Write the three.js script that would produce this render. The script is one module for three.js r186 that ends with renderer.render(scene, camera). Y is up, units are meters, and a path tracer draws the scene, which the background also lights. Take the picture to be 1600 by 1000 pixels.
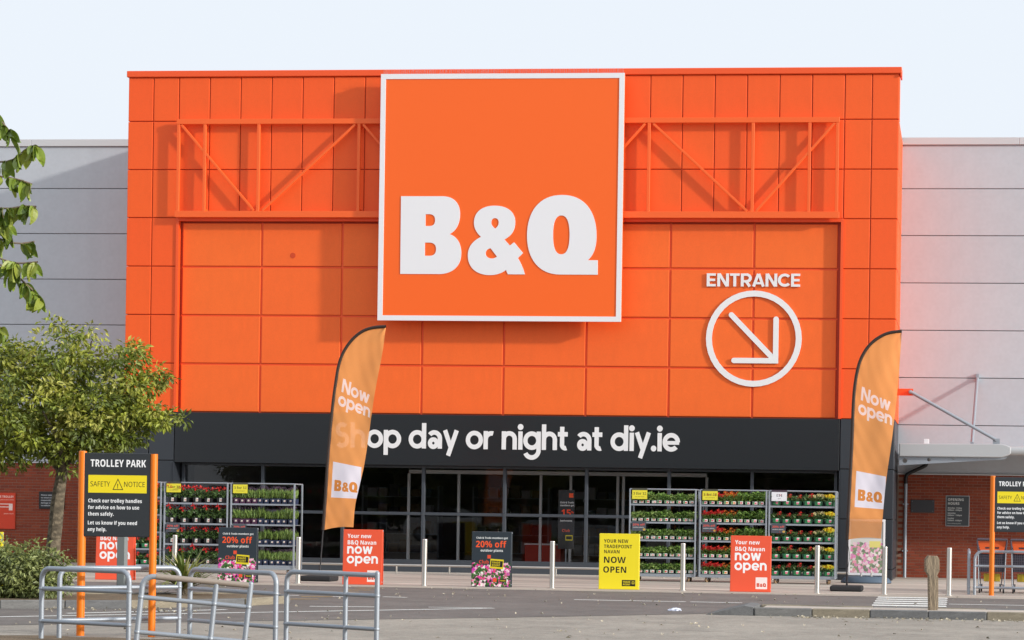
import * as THREE from 'three';
import { mergeGeometries } from 'three/addons/utils/BufferGeometryUtils.js';
import { RoundedBoxGeometry } from 'three/addons/geometries/RoundedBoxGeometry.js';

// ---------------------------------------------------------------- camera, sky, sun, exposure
const scene = new THREE.Scene();
const camera = new THREE.PerspectiveCamera(2 * Math.atan(801 / 3200) * 180 / Math.PI, 1.6, 0.1, 600);
camera.setViewOffset(2400, 1602, 0, 0, 1600, 1000);          // a shifted lens: level camera, horizon low in the frame
camera.position.set(0, 1.65, 50);
camera.rotation.order = 'YXZ';
camera.rotation.set(0, Math.atan(300 / 3200), 0.015);

// pale hazy sky: even all round, plus a glow added around the unseen low sun as soft fill
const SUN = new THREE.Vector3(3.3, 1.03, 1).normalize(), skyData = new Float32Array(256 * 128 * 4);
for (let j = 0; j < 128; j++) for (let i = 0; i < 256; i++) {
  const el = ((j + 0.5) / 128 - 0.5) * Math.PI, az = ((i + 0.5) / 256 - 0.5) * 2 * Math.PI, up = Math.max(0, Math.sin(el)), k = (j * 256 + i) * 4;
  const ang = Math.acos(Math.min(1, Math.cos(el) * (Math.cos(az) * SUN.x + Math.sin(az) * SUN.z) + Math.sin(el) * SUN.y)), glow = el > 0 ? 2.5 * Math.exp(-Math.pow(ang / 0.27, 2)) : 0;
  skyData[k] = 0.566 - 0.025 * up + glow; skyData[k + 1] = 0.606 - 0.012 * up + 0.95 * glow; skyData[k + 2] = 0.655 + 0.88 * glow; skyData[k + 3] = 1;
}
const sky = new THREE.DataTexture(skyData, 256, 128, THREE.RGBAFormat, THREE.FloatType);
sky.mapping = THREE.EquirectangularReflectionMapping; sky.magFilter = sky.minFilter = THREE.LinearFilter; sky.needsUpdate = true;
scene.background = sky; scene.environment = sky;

const sun = new THREE.DirectionalLight(new THREE.Color().setRGB(1, 0.95, 0.88), 2.35);
sun.position.set(3.3 * 30 - 10, 1.03 * 30, 30); sun.target.position.set(-10, 0, 0);
sun.castShadow = true; sun.shadow.radius = 4; sun.shadow.mapSize.set(4096, 4096);
Object.assign(sun.shadow.camera, { left: -45, right: 45, top: 30, bottom: -30, near: 1, far: 220 });
scene.add(sun, sun.target);
const renderer = new THREE.WebGLRenderer({ antialias: true });
renderer.toneMapping = THREE.LinearToneMapping;
renderer.toneMappingExposure = 1.5;
renderer.shadowMap.enabled = true;

// ---------------------------------------------------------------- helpers
function rng(a) { return () => { a |= 0; a = a + 0x6D2B79F5 | 0; let t = Math.imul(a ^ a >>> 15, 1 | a); t = t + Math.imul(t ^ t >>> 7, 61 | t) ^ t; return ((t ^ t >>> 14) >>> 0) / 4294967296; }; }
const R = rng(7), rr = (a, b) => a + (b - a) * R();
const V = (x, y, z) => new THREE.Vector3(x, y, z);
const taken = {};
function numbered(n) { const k = taken[n] = (taken[n] ?? -1) + 1; return k ? n + '_' + String(k).padStart(3, '0') : n; }
function mesh(name, geo, mat, parent) { const m = new THREE.Mesh(geo, mat); m.name = name; m.castShadow = m.receiveShadow = true; if (parent) parent.add(m); return m; }
function tag(o, label, category, group, kind) { o.userData.label = label; o.userData.category = category; if (group) o.userData.group = group; if (kind) o.userData.kind = kind; return o; }
function thing(name, label, category, pos = [0, 0, 0], group) { const g = new THREE.Group(); g.name = numbered(name); g.position.set(...pos); scene.add(g); return tag(g, label, category, group); }
function struct(name, geo, mat, label) { const m = geo ? mesh(numbered(name), geo, mat) : Object.assign(new THREE.Group(), { name: numbered(name) }); m.userData.kind = 'structure'; m.userData.label = label; scene.add(m); return m; }
const bx = (x0, x1, y0, y1, z0, z1) => new THREE.BoxGeometry(x1 - x0, y1 - y0, z1 - z0).translate((x0 + x1) / 2, (y0 + y1) / 2, (z0 + z1) / 2);
const rb = (x0, x1, y0, y1, z0, z1, r = 0.01, s = 2) => new RoundedBoxGeometry(x1 - x0, y1 - y0, z1 - z0, s, r).translate((x0 + x1) / 2, (y0 + y1) / 2, (z0 + z1) / 2);
function merge(list) { return mergeGeometries(list.map(g => { const h = g.index ? g.toNonIndexed() : g; for (const k of Object.keys(h.attributes)) if (!['position', 'normal', 'uv'].includes(k)) h.deleteAttribute(k); return h; })); }
const rod = (a, b, r0, r1 = r0, seg = 10) => { const d = b.clone().sub(a), g = new THREE.CylinderGeometry(r1, r0, d.length(), seg); g.applyQuaternion(new THREE.Quaternion().setFromUnitVectors(V(0, 1, 0), d.clone().normalize())); const c = a.clone().add(b).multiplyScalar(0.5); return g.translate(c.x, c.y, c.z); };
const tube = (pts, r, n = 24, seg = 8, tension = 0.5) => new THREE.TubeGeometry(new THREE.CatmullRomCurve3(pts, false, 'catmullrom', tension), n, r, seg);
const sphere = (x, y, z, r, s = 8) => new THREE.SphereGeometry(r, s, s).translate(x, y, z);
// cassette panel with chamfered front edges; front face at z = 0, thickness d behind it
const panelCache = {};
function cassette(w, h, d = 0.04, c = 0.012) {
  const key = [w, h, d, c].map(v => v.toFixed(3)).join();
  if (panelCache[key]) return panelCache[key];
  const a = w / 2, b = h / 2, s = new THREE.Shape([[-a + c, -b + c], [a - c, -b + c], [a - c, b - c], [-a + c, b - c]].map(p => new THREE.Vector2(...p)));
  const g = new THREE.ExtrudeGeometry(s, { depth: d - 2 * c, bevelEnabled: true, bevelThickness: c, bevelSize: c, bevelSegments: 2, curveSegments: 1 });
  return panelCache[key] = g.translate(0, 0, -d + c);
}

// ---------------------------------------------------------------- textures
function noise2(n, seed) { const r = rng(seed), a = new Float32Array(n * n).map(() => r()); return (x, y) => { x = ((x % n) + n) % n; y = ((y % n) + n) % n; const i = Math.floor(x), j = Math.floor(y), f = x - i, g = y - j, u = f * f * (3 - 2 * f), v = g * g * (3 - 2 * g), p = (k, l) => a[((l % n) * n) + (k % n)]; return (p(i, j) * (1 - u) + p(i + 1, j) * u) * (1 - v) + (p(i, j + 1) * (1 - u) + p(i + 1, j + 1) * u) * v; }; }
function tex(size, fn, srgb, repeat = 1) {
  const d = new Uint8Array(size * size * 4);
  for (let j = 0; j < size; j++) for (let i = 0; i < size; i++) { const c = fn(i / size, j / size, i, j), k = (j * size + i) * 4; for (let q = 0; q < 3; q++) d[k + q] = Math.max(0, Math.min(255, c[q] * 255)); d[k + 3] = 255; }
  const t = new THREE.DataTexture(d, size, size); t.wrapS = t.wrapT = THREE.RepeatWrapping; t.magFilter = THREE.LinearFilter; t.minFilter = THREE.LinearMipmapLinearFilter; t.generateMipmaps = true;
  if (srgb) t.colorSpace = THREE.SRGBColorSpace; t.repeat.set(repeat, repeat); t.needsUpdate = true; return t;
}
const nA = noise2(8, 1), nB = noise2(32, 2), nC = noise2(128, 3), nD = noise2(256, 4);
const fbm = (u, v) => 0.45 * nA(u * 8, v * 8) + 0.3 * nB(u * 32, v * 32) + 0.25 * nC(u * 128, v * 128);
const asphaltTex = (dark, repeat, tint) => tex(1024, (u, v) => { const s = nD(u * 512, v * 512), f = fbm(u, v), p = nB(u * 32 + 7, v * 32 + 3); let b = dark * (0.83 + 0.26 * f + 0.16 * (s - 0.5)); if (s > 0.9) b *= 1.12; if (p > 0.8) b *= 0.96; return [b * tint[0], b * tint[1], b * tint[2]]; }, true, repeat);
const grainTex = tex(512, (u, v) => { const b = 0.5 + 0.5 * (nD(u * 256, v * 256) * 0.6 + nC(u * 128, v * 128) * 0.4); return [b, b, b]; }, false, 0.5);
const dustTex = (repeat, lo = 0.9) => tex(512, (u, v) => { const f = lo + (1 - lo) * (0.3 * nA(u * 8, v * 8) + 0.3 * nB(u * 32, v * 8) + 0.4 * nC(u * 128, v * 128)) * 1.15; return [f, f, f]; }, true, repeat);
function canvasTex(w, h, draw) { const c = document.createElement('canvas'); c.width = w; c.height = h; const x = c.getContext('2d'); draw(x, w, h); const t = new THREE.CanvasTexture(c); t.colorSpace = THREE.SRGBColorSpace; t.magFilter = THREE.LinearFilter; return t; }

// ---------------------------------------------------------------- materials (linear base colours)
const std = (c, roughness = 0.6, metalness = 0, extra = {}) => new THREE.MeshStandardMaterial({ color: new THREE.Color().setRGB(...c), roughness, metalness, ...extra });
const dust1 = dustTex(0.35, 0.955), dust2 = dustTex(0.12, 0.95);
const M = {
  orangeA: [0, 1, 2].map(i => std([0.95, 0.102 + 0.005 * i, 0.0075], 0.6, 0, { map: dust1 })),
  orangeB: [0, 1, 2].map(i => std([0.97, 0.141 + 0.005 * i, 0.014], 0.6, 0, { map: dust1 })),
  orangeCore: std([0.55, 0.05, 0.012], 0.6), orangeTrim: std([0.88, 0.092, 0.012], 0.5), orangeSteel: std([0.92, 0.125, 0.015], 0.5),
  signOrange: std([0.97, 0.133, 0.006], 0.5), white: std([0.83, 0.82, 0.84], 0.4), letterWhite: std([0.84, 0.83, 0.83], 0.5),
  band: std([0.013, 0.015, 0.018], 0.3, 0, { map: dust2 }), pier: [std([0.03, 0.035, 0.043], 0.35), std([0.034, 0.039, 0.047], 0.35)], frame: std([0.065, 0.075, 0.09], 0.4, 0.2),
  clad: [0, 1, 2].map(i => std([0.515 + 0.012 * i, 0.545 + 0.012 * i, 0.585 + 0.012 * i], 0.5, 0, { map: dust2 })), cladCore: std([0.2, 0.2, 0.21], 0.7), coping: std([0.58, 0.58, 0.59], 0.5),
  galv: std([0.37, 0.405, 0.45], 0.5, 0.45, { map: dust1 }), galvWorn: std([0.36, 0.3, 0.25], 0.6, 0.3), steel: std([0.66, 0.63, 0.58], 0.32, 0.85), darkSteel: std([0.05, 0.05, 0.055], 0.4, 0.5),
  canopy: std([0.48, 0.49, 0.5], 0.45, 0.15), black: std([0.012, 0.012, 0.013], 0.5), rubber: std([0.02, 0.02, 0.022], 0.8), postOrange: std([0.83, 0.19, 0.004], 0.4),
  glass: new THREE.MeshPhysicalMaterial({ color: 0xffffff, roughness: 0.0, transmission: 1, thickness: 0, ior: 1.5 }),
  mortar: std([0.30, 0.19, 0.14], 0.95), bricks: [[0.27, 0.052, 0.022], [0.235, 0.043, 0.02], [0.30, 0.062, 0.026], [0.21, 0.045, 0.024]].map(c => std(c, 0.9, 0, { map: dust1 })),
  wood: std([0.36, 0.3, 0.23], 0.9, 0, { map: tex(256, (u, v) => { const f = 0.6 + 0.4 * nB(u * 32 + 2 * nA(v * 8, u * 8), v * 3); return [f, f * 0.97, f * 0.92]; }, true, 3), bumpMap: grainTex, bumpScale: 0.004 }),
  bark: std([0.24, 0.2, 0.155], 0.95, 0, { map: tex(256, (u, v) => { const f = 0.55 + 0.45 * nB(u * 32, v * 6) * (0.6 + 0.4 * nC(u * 128, v * 60)); return [f, f * 0.98, f * 0.92]; }, true, 2), bumpMap: tex(256, (u, v) => { const f = nB(u * 32, v * 8) * 0.7 + nC(u * 128, v * 40) * 0.3; return [f, f, f]; }, false, 2), bumpScale: 0.02 }),
  twig: std([0.2, 0.15, 0.11], 0.9),
  leaf: new THREE.MeshPhysicalMaterial({ vertexColors: true, roughness: 0.55, transmission: 0.3, thickness: 0, side: THREE.DoubleSide }),
  pack: std([0.012, 0.055, 0.028], 0.5), potBlack: std([0.015, 0.015, 0.016], 0.5), potNavy: std([0.02, 0.03, 0.07], 0.5), potPurple: std([0.07, 0.02, 0.06], 0.5), potGreen: std([0.012, 0.075, 0.035], 0.5),
  plasticGrey: std([0.10, 0.09, 0.12], 0.6), yellow: std([0.8, 0.55, 0.01], 0.5), blueBase: std([0.08, 0.12, 0.17], 0.6),
  hallFloor: std([0.22, 0.21, 0.2], 0.6), hallCeiling: std([0.2, 0.2, 0.21], 0.8), hallWall: std([0.24, 0.235, 0.23], 0.8), castor: std([0.25, 0.16, 0.09], 0.7),
};
const printed = (t, roughness = 0.45) => new THREE.MeshStandardMaterial({ map: t, roughness });

// ---------------------------------------------------------------- lettering: a geometric stroke alphabet (x-height 1) used for built letters and for print
const SW = 0.27, ring = (cx, cy, r = 0.385) => ['A', cx, cy, r, 0, 360];
const G = {
  o: [1.06, [ring(0.52, 0.5)]], p: [1.1, [ring(0.56, 0.5), ['L', 0.155, -0.38, 0.155, 1]]], d: [1.1, [ring(0.52, 0.5), ['L', 0.925, 0, 0.925, 1.4]]], a: [0.98, [['A', 0.41, 0.3, 0.2, 0, 360], ['L', 0.8, 0, 0.8, 0.6], ['A', 0.46, 0.55, 0.34, 0, 142]]],
  g: [1.1, [ring(0.52, 0.5), ['L', 0.925, -0.02, 0.925, 1], ['A', 0.52, -0.02, 0.405, 205, 360]]],
  n: [0.98, [['L', 0.155, 0, 0.155, 1], ['A', 0.48, 0.56, 0.325, 0, 180], ['L', 0.805, 0, 0.805, 0.57]]], h: [0.98, [['L', 0.155, 0, 0.155, 1.4], ['A', 0.48, 0.56, 0.325, 0, 180], ['L', 0.805, 0, 0.805, 0.57]]],
  r: [0.66, [['L', 0.155, 0, 0.155, 1], ['A', 0.5, 0.53, 0.345, 75, 180]]], t: [0.66, [['L', 0.27, 0.2, 0.27, 1.28], ['L', 0.02, 0.87, 0.6, 0.87], ['A', 0.46, 0.3, 0.19, 180, 290]]],
  i: [0.36, [['L', 0.18, 0, 0.18, 1], ['D', 0.18, 1.24, 0.165]]], '.': [0.38, [['D', 0.19, 0.15, 0.16]]], y: [0.96, [['L', 0.14, 1.02, 0.5, 0.06], ['L', 0.84, 1.02, 0.34, -0.38]]],
  e: [1.03, [['A', 0.52, 0.5, 0.385, 0, 318], ['L', 0.2, 0.47, 0.98, 0.47, 0.2]]], w: [1.36, [['L', 0.12, 1, 0.38, 0], ['L', 0.38, 0, 0.68, 1], ['L', 0.68, 1, 0.98, 0], ['L', 0.98, 0, 1.24, 1]]],
  S: [0.98, [['A', 0.48, 1.0, 0.27, 40, 270], ['A', 0.48, 0.42, 0.31, -140, 90]]], N: [1.15, [['L', 0.155, 0, 0.155, 1.33], ['L', 0.99, 0, 0.99, 1.33], ['L', 0.2, 1.3, 0.95, 0.03]]],
  E: [0.95, [['L', 0.155, 0, 0.155, 1.33], ['L', 0.2, 1.21, 0.88, 1.21, 0.24], ['L', 0.2, 0.665, 0.82, 0.665, 0.24], ['L', 0.2, 0.12, 0.88, 0.12, 0.24]]],
  T: [0.98, [['L', 0.48, 0, 0.48, 1.2], ['L', 0.02, 1.21, 0.94, 1.21, 0.24]]], R: [1.08, [['L', 0.155, 0, 0.155, 1.33], ['L', 0.2, 1.21, 0.6, 1.21, 0.24], ['L', 0.2, 0.53, 0.6, 0.53, 0.24], ['A', 0.58, 0.87, 0.34, -90, 90], ['L', 0.55, 0.5, 0.88, 0.0]]],
  A: [1.16, [['L', 0.1, 0, 0.55, 1.3], ['L', 1.04, 0, 0.59, 1.3], ['L', 0.3, 0.34, 0.84, 0.34, 0.22]]], C: [1.16, [['A', 0.64, 0.665, 0.53, 42, 318]]], ' ': [0.46, []],
};
function strokeGeo(s, k, w, depth) {
  const d = depth + 0.0015 * k;
  if (s[0] === 'L') { const [, x1, y1, x2, y2, ww] = s, l = Math.hypot(x2 - x1, y2 - y1); return new THREE.BoxGeometry(l, ww ?? w, d).rotateZ(Math.atan2(y2 - y1, x2 - x1)).translate((x1 + x2) / 2, (y1 + y2) / 2, d / 2); }
  const sh = new THREE.Shape(), [, cx, cy, r] = s;
  if (s[0] === 'D') sh.absarc(cx, cy, r, 0, Math.PI * 2);
  else { const a = s[4] * Math.PI / 180, b = s[5] * Math.PI / 180; if (s[5] - s[4] >= 360) { sh.absarc(cx, cy, r + w / 2, 0, Math.PI * 2); const h = new THREE.Path(); h.absarc(cx, cy, r - w / 2, 0, Math.PI * 2, true); sh.holes.push(h); } else { sh.absarc(cx, cy, r + w / 2, a, b); sh.absarc(cx, cy, r - w / 2, b, a, true); sh.closePath(); } }
  return new THREE.ExtrudeGeometry(sh, { depth: d, bevelEnabled: false, curveSegments: 20 });
}
function textWidth(t, gap) { return [...t].reduce((n, c) => n + G[c][0] + gap, -gap); }
function letters(text, x, y, z, size, depth, gap, mat, parent, w = SW, sx = 1) {
  let at = 0;
  for (const c of text) { const [adv, st] = G[c]; if (st.length) { const m = mesh('letter', merge(st.map((s, k) => strokeGeo(s, k, w, depth / size))).scale(size * sx, size, size), mat, parent); m.position.set(x + at * size * sx, y, z); } at += adv + gap; }
}
function inkStroke(ctx, text, x, y, size, gap = 0.08, w = SW) {   // y is the baseline, canvas axes
  for (const c of text) {
    const [adv, st] = G[c];
    for (const s of st) { ctx.beginPath(); ctx.lineWidth = (s[0] === 'L' && s[5] ? s[5] : w) * size; if (s[0] === 'L') { ctx.moveTo(x + s[1] * size, y - s[2] * size); ctx.lineTo(x + s[3] * size, y - s[4] * size); ctx.stroke(); } else if (s[0] === 'D') { ctx.arc(x + s[1] * size, y - s[2] * size, s[3] * size, 0, 7); ctx.fill(); } else { ctx.arc(x + s[1] * size, y - s[2] * size, s[3] * size, -s[5] * Math.PI / 180, -s[4] * Math.PI / 180); ctx.stroke(); } }
    x += (adv + gap) * size;
  }
}
// heavy slab capitals of the shop mark, drawn in a 885 x 895 field
const MARK = [
  [['M', 110, 508], ['L', 262, 508], ['C', 305, 508, 326, 535, 326, 572], ['C', 326, 610, 310, 635, 288, 645], ['C', 318, 655, 331, 682, 331, 715], ['C', 331, 760, 300, 790, 250, 790], ['L', 108, 790],
    ['H'], ['M', 200, 573], ['L', 213, 573], ['C', 228, 573, 235, 580, 235, 595], ['C', 235, 610, 228, 616, 213, 616], ['L', 200, 616], ['H'], ['M', 198, 676], ['L', 214, 676], ['C', 231, 676, 239, 684, 239, 700], ['C', 239, 716, 231, 724, 214, 724], ['L', 198, 724]],
  [['M', 452, 542], ['C', 500, 542, 527, 565, 527, 602], ['C', 527, 632, 512, 652, 488, 664], ['L', 508, 686], ['L', 523, 674], ['L', 556, 713], ['L', 537, 731], ['C', 548, 748, 556, 768, 563, 790], ['L', 501, 790], ['L', 494, 774], ['C', 478, 787, 458, 793, 435, 793], ['C', 385, 793, 355, 765, 355, 722], ['C', 355, 690, 375, 668, 403, 655], ['C', 386, 640, 377, 622, 377, 604], ['C', 377, 566, 405, 542, 452, 542],
    ['H'], ['M', 453, 587], ['C', 463, 587, 467, 595, 467, 603], ['C', 467, 613, 461, 620, 454, 625], ['C', 445, 617, 440, 611, 440, 603], ['C', 440, 595, 444, 587, 453, 587], ['H'], ['M', 438, 696], ['L', 461, 726], ['C', 455, 731, 448, 734, 441, 733], ['C', 428, 732, 420, 725, 420, 714], ['C', 420, 704, 427, 698, 438, 696]],
  [['M', 697, 503], ['C', 780, 503, 821, 565, 821, 650], ['C', 821, 690, 812, 718, 790, 738], ['L', 826, 738], ['L', 826, 790], ['L', 690, 790], ['C', 610, 790, 570, 730, 570, 650], ['C', 570, 565, 612, 503, 697, 503],
    ['H'], ['M', 694, 577], ['C', 716, 577, 724, 605, 724, 647], ['C', 724, 690, 716, 717, 694, 717], ['C', 672, 717, 664, 690, 664, 647], ['C', 664, 605, 672, 577, 694, 577]],
];
const mx = (x, y) => (x + (y - 64) * 0.0113 - 35) / 885, my = y => (y - 64) / 895;
function markPath(p, out, holes) { let cur = out; for (const c of p) { if (c[0] === 'H') { cur = holes(); continue; } const a = []; for (let i = 1; i < c.length; i += 2) a.push(mx(c[i], c[i + 1]), my(c[i + 1])); if (c[0] === 'M') cur.moveTo(...a); else if (c[0] === 'L') cur.lineTo(...a); else cur.bezierCurveTo(...a); } }
function markShape(p) { const s = new THREE.Shape(); markPath(p, s, () => { const h = new THREE.Path(); s.holes.push(h); return h; }); return s; }
function inkMark(ctx, x, y, w, h, colour) { ctx.save(); ctx.translate(x, y); ctx.scale(w, h); ctx.fillStyle = colour; for (const p of MARK) { ctx.beginPath(); markPath(p, ctx, () => ctx); ctx.fill('evenodd'); } ctx.restore(); }

// ---------------------------------------------------------------- the ground
const flat = (pts, y) => { const g = new THREE.ShapeGeometry(new THREE.Shape(pts.map(([x, z]) => new THREE.Vector2(x, -z)))); return g.rotateX(-Math.PI / 2).translate(0, y, 0); };
const tarPale = new THREE.MeshStandardMaterial({ map: asphaltTex(0.615, 1 / 5, [1.02, 0.965, 0.895]), bumpMap: grainTex, bumpScale: 0.002, roughness: 0.95 });
const tarDark = new THREE.MeshStandardMaterial({ map: asphaltTex(0.44, 1 / 5, [1.02, 0.96, 0.92]), bumpMap: grainTex, bumpScale: 0.002, roughness: 0.92 });
const pavingM = new THREE.MeshStandardMaterial({ map: asphaltTex(0.76, 1 / 7, [1.03, 0.965, 0.90]), bumpMap: grainTex, bumpScale: 0.002, roughness: 0.95 });
const soilM = new THREE.MeshStandardMaterial({ map: asphaltTex(0.46, 1 / 2, [1.05, 0.9, 0.72]), bumpMap: grainTex, bumpScale: 0.03, roughness: 1 });
const kerbM = [0.5, 0.46, 0.55].map((b, i) => new THREE.MeshStandardMaterial({ map: asphaltTex(b, 1 / 1.5, [[1, 0.99, 0.97], [0.98, 0.98, 0.98], [1.04, 0.97, 0.84]][i]), bumpMap: grainTex, bumpScale: 0.003, roughness: 0.95 }));
const paintM = new THREE.MeshStandardMaterial({ map: tex(256, (u, v) => { const f = nC(u * 128, v * 128), g = nB(u * 32, v * 32), b = f * 0.6 + g * 0.4 > 0.7 ? 0.6 : 0.92; return [b, b, b * 0.98]; }, true, 1), roughness: 0.8 });
const ochreM = new THREE.MeshStandardMaterial({ map: tex(256, (u, v) => { const f = nC(u * 128, v * 128) * 0.6 + nB(u * 32, v * 32) * 0.4; return f > 0.5 ? [0.5, 0.45, 0.4] : [0.68, 0.55, 0.3]; }, true, 1), roughness: 0.9 });
struct('car_park', flat([[-260, -240], [260, -240], [260, 260], [-260, 260]], 0), tarPale, 'pale worn asphalt of the car park in the foreground');
struct('road', flat([[-80, 8.9], [80, 8.9], [80, 16], [-3.8, 16.05], [-4.1, 17.2], [-6.7, 19.4], [-9.9, 21.7], [-12.7, 23.9], [-30, 37], [-80, 37]], 0.004), tarDark, 'dark asphalt road running past the shop front');
struct('pavement', bx(-80, 80, -0.1, 0.03, -3.2, 8.9), pavingM, 'beige concrete pavement in front of the shop');
const strip = (ax, az, bx_, bz, w, y = 0.008) => { const l = Math.hypot(bx_ - ax, bz - az), nx = -(bz - az) / l * w / 2, nz = (bx_ - ax) / l * w / 2; return flat([[ax + nx, az + nz], [bx_ + nx, bz + nz], [bx_ - nx, bz - nz], [ax - nx, az - nz]], y); };
const lines = [[-13.9, 22.36, -7.63, 16.81, 0.14], [-13.12, 20.83, -11.4, 18.9, 0.15], [-10.56, 17.37, -9.52, 17.15, 0.14], [-8.69, 16.95, -7.66, 16.83, 0.1, 0.012], [-10.48, 13.38, -10.01, 13.45, 0.14], [-11.45, 13.69, -11.06, 13.65, 0.14], [-13.1, 13.7, -12.01, 13.51, 0.14], [-7.0, 13.05, -4.94, 13.05, 0.15], [-4.86, 13.05, -3.91, 13.04, 0.15], [-0.18, 11.93, 6, 11.7, 0.15]];
for (const [a, b, c, d, w, y] of lines) struct('road_line', strip(a, b, c, d, w, y), paintM, 'thin white painted line on the dark road');
for (let k = 0; k < 5; k++) struct('crossing_stripe', strip(-1.6 + 0.01 * k, 9.35 + k * 0.9, -0.22, 9.3 + k * 0.9, 0.5), paintM, 'white crossing stripe on the road beside the wooden post');
for (let k = 0; k < 6; k++) struct('ramp_mark', strip(-11.75 - k * 0.07, 15.0 - k * 1.05, -11.25 - k * 0.07, 14.75 - k * 1.05, 0.3), ochreM, 'worn ochre ramp mark crossing the road');
// kerbed islands: every kerb stone is a piece of its own
function kerbRun(parent, pts, h = 0.13, w = 0.14) {
  for (let i = 0; i + 1 < pts.length; i++) {
    const [ax, az] = pts[i], [cx, cz] = pts[i + 1], L = Math.hypot(cx - ax, cz - az), n = Math.max(1, Math.round(L / 0.92)), l = L / n;
    for (let k = 0; k < n; k++) {
      const m = mesh('kerb_stone', new RoundedBoxGeometry(l - 0.008, h + 0.1, w, 2, 0.018), kerbM[Math.floor(R() * 3)], parent), t = (k + 0.5) / n;
      m.position.set(ax + (cx - ax) * t, h / 2 - 0.05 + rr(-0.004, 0.004), az + (cz - az) * t); m.rotation.y = -Math.atan2(cz - az, cx - ax) + rr(-0.006, 0.006);
    }
  }
}
const islandL = struct('planted_island', flat([[-26, 25], [-14.65, 19.72], [-12.95, 18.98], [-11.66, 17.55], [-11.36, 16.4], [-11.7, 15.75], [-12.4, 15.5], [-15, 17.1], [-26, 23]], 0.11), soilM, 'earth of the kerbed island under the small tree');
kerbRun(islandL, [[-26, 25.07], [-14.65, 19.8], [-12.92, 19.05], [-11.6, 17.6], [-11.28, 16.4], [-11.65, 15.65], [-12.4, 15.42], [-15, 17.0], [-26, 22.9]]);
const islandR = struct('kerbed_island', bx(-3.15, 30, -0.1, 0.118, 16.33, 17.3), pavingM, 'low kerbed island in front of the crossing');
kerbRun(islandR, [[-3.25, 17.37], [30, 17.37]]); kerbRun(islandR, [[30, 16.26], [-3.25, 16.26]]);
{ const s = new THREE.Shape([[0, 0], [0.75, 0], [0.75, 0.13], [0.6, 0.15], [0.05, 0.015]].map(p => new THREE.Vector2(...p))); mesh('kerb_ramp', new THREE.ExtrudeGeometry(s, { depth: 1.2, bevelEnabled: true, bevelSize: 0.008, bevelThickness: 0.01, bevelSegments: 1 }).translate(-4.02, 0.003, 16.22), kerbM[1], islandR); }
struct('earth_bed', (() => { const p = [], q = rng(3); for (let i = 0; i <= 26; i++) p.push([-14.5 + i * 0.32, 25.75 + 0.3 * q()]); for (let i = 26; i >= 0; i--) p.push([-14.5 + i * 0.32, 31 + 0.4 * q()]); return flat(p, 0.009); })(), soilM, 'bare earth under the galvanised hoop barriers');

// ---------------------------------------------------------------- entrance tower
const CX = -11.36, XL = -21.08, XR = -1.62, TOP = 12.56, Y0 = 3.97, PITCH = 1.2225;
const tower = thing('shop_tower', 'tall orange panelled entrance block with dark glazed ground floor', 'building', [0, 0, 0]);
const gap = 0.022;
function panel(x0, x1, y0, y1, z, mats, parent = tower, name = 'panel', g = gap) { const m = mesh(name, cassette(x1 - x0 - g, y1 - y0 - g), mats[Math.floor(R() * mats.length)], parent); m.position.set((x0 + x1) / 2, (y0 + y1) / 2, z); m.rotation.set(rr(-0.0016, 0.0016), rr(-0.0016, 0.0016), 0); return m; }
const narrow = 0.665, wide0 = XL + 2 * narrow, wide1 = XR - 2 * narrow, wideN = 21, wp = (wide1 - wide0) / wideN;
const cols = [XL, XL + narrow, wide0]; for (let i = 1; i <= wideN; i++) cols.push(wide0 + i * wp); cols.push(XR - narrow, XR);
const rowsTop = [8.86, 8.86 + PITCH - 0.01, 11.29, 12.4];
for (let c = 0; c + 1 < cols.length; c++) for (let r = 0; r < 3; r++) panel(cols[c], cols[c + 1], rowsTop[r], rowsTop[r + 1], 0, M.orangeA);
for (const c of [0, 1, cols.length - 3, cols.length - 2]) {
  for (let r = 0; r < 4; r++) panel(cols[c], cols[c + 1], Y0 + r * PITCH, Y0 + (r + 1) * PITCH, 0, M.orangeA);
  const pr = [0.03, 0.3, 1.52, 2.74, Y0]; for (let r = 0; r < 4; r++) panel(cols[c], cols[c + 1], pr[r], pr[r + 1], -0.004, M.pier, tower, 'pier_panel');
}
// returns on both sides
for (const [x, s] of [[XR, 1], [XL, -1]]) {
  for (const [lo, hi, mats] of [[0.03, 0.3, M.pier], [0.3, 1.52, M.pier], [1.52, 2.74, M.pier], [2.74, Y0, M.pier], ...[0, 1, 2, 3].map(r => [Y0 + r * PITCH, Y0 + (r + 1) * PITCH, M.orangeA]), [8.86, 10.07, M.orangeA], [10.07, 11.29, M.orangeA]]) { const m = mesh('return_panel', cassette(2.95, hi - lo - gap), mats[0], tower); m.rotation.y = s * Math.PI / 2; m.position.set(x + s * 0.002, (lo + hi) / 2, -1.52); }
  { const m = mesh('return_panel', cassette(0.42, 1.09), M.orangeA[0], tower); m.rotation.y = s * Math.PI / 2; m.position.set(x + s * 0.002, 11.845, -0.255); }
}
const inL = XL + 0.045, inR = XR - 0.045;
mesh('wall_core', merge([bx(inL, inR, 8.86, 12.42, -0.46, -0.041), bx(inL, wide0 - 0.02, Y0, 8.86, -0.46, -0.042), bx(wide1 + 0.02, inR, Y0, 8.86, -0.46, -0.042), bx(wide0 - 0.02, wide1 + 0.02, Y0, 8.86, -0.46, -0.142)]), M.orangeCore, tower);
for (const [a, b] of [[inL, wide0 - 0.016], [wide1 + 0.016, inR]]) mesh('pier_core', bx(a, b, 0.0, Y0, -1.46, -0.046), M.pier[0], tower);
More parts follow.
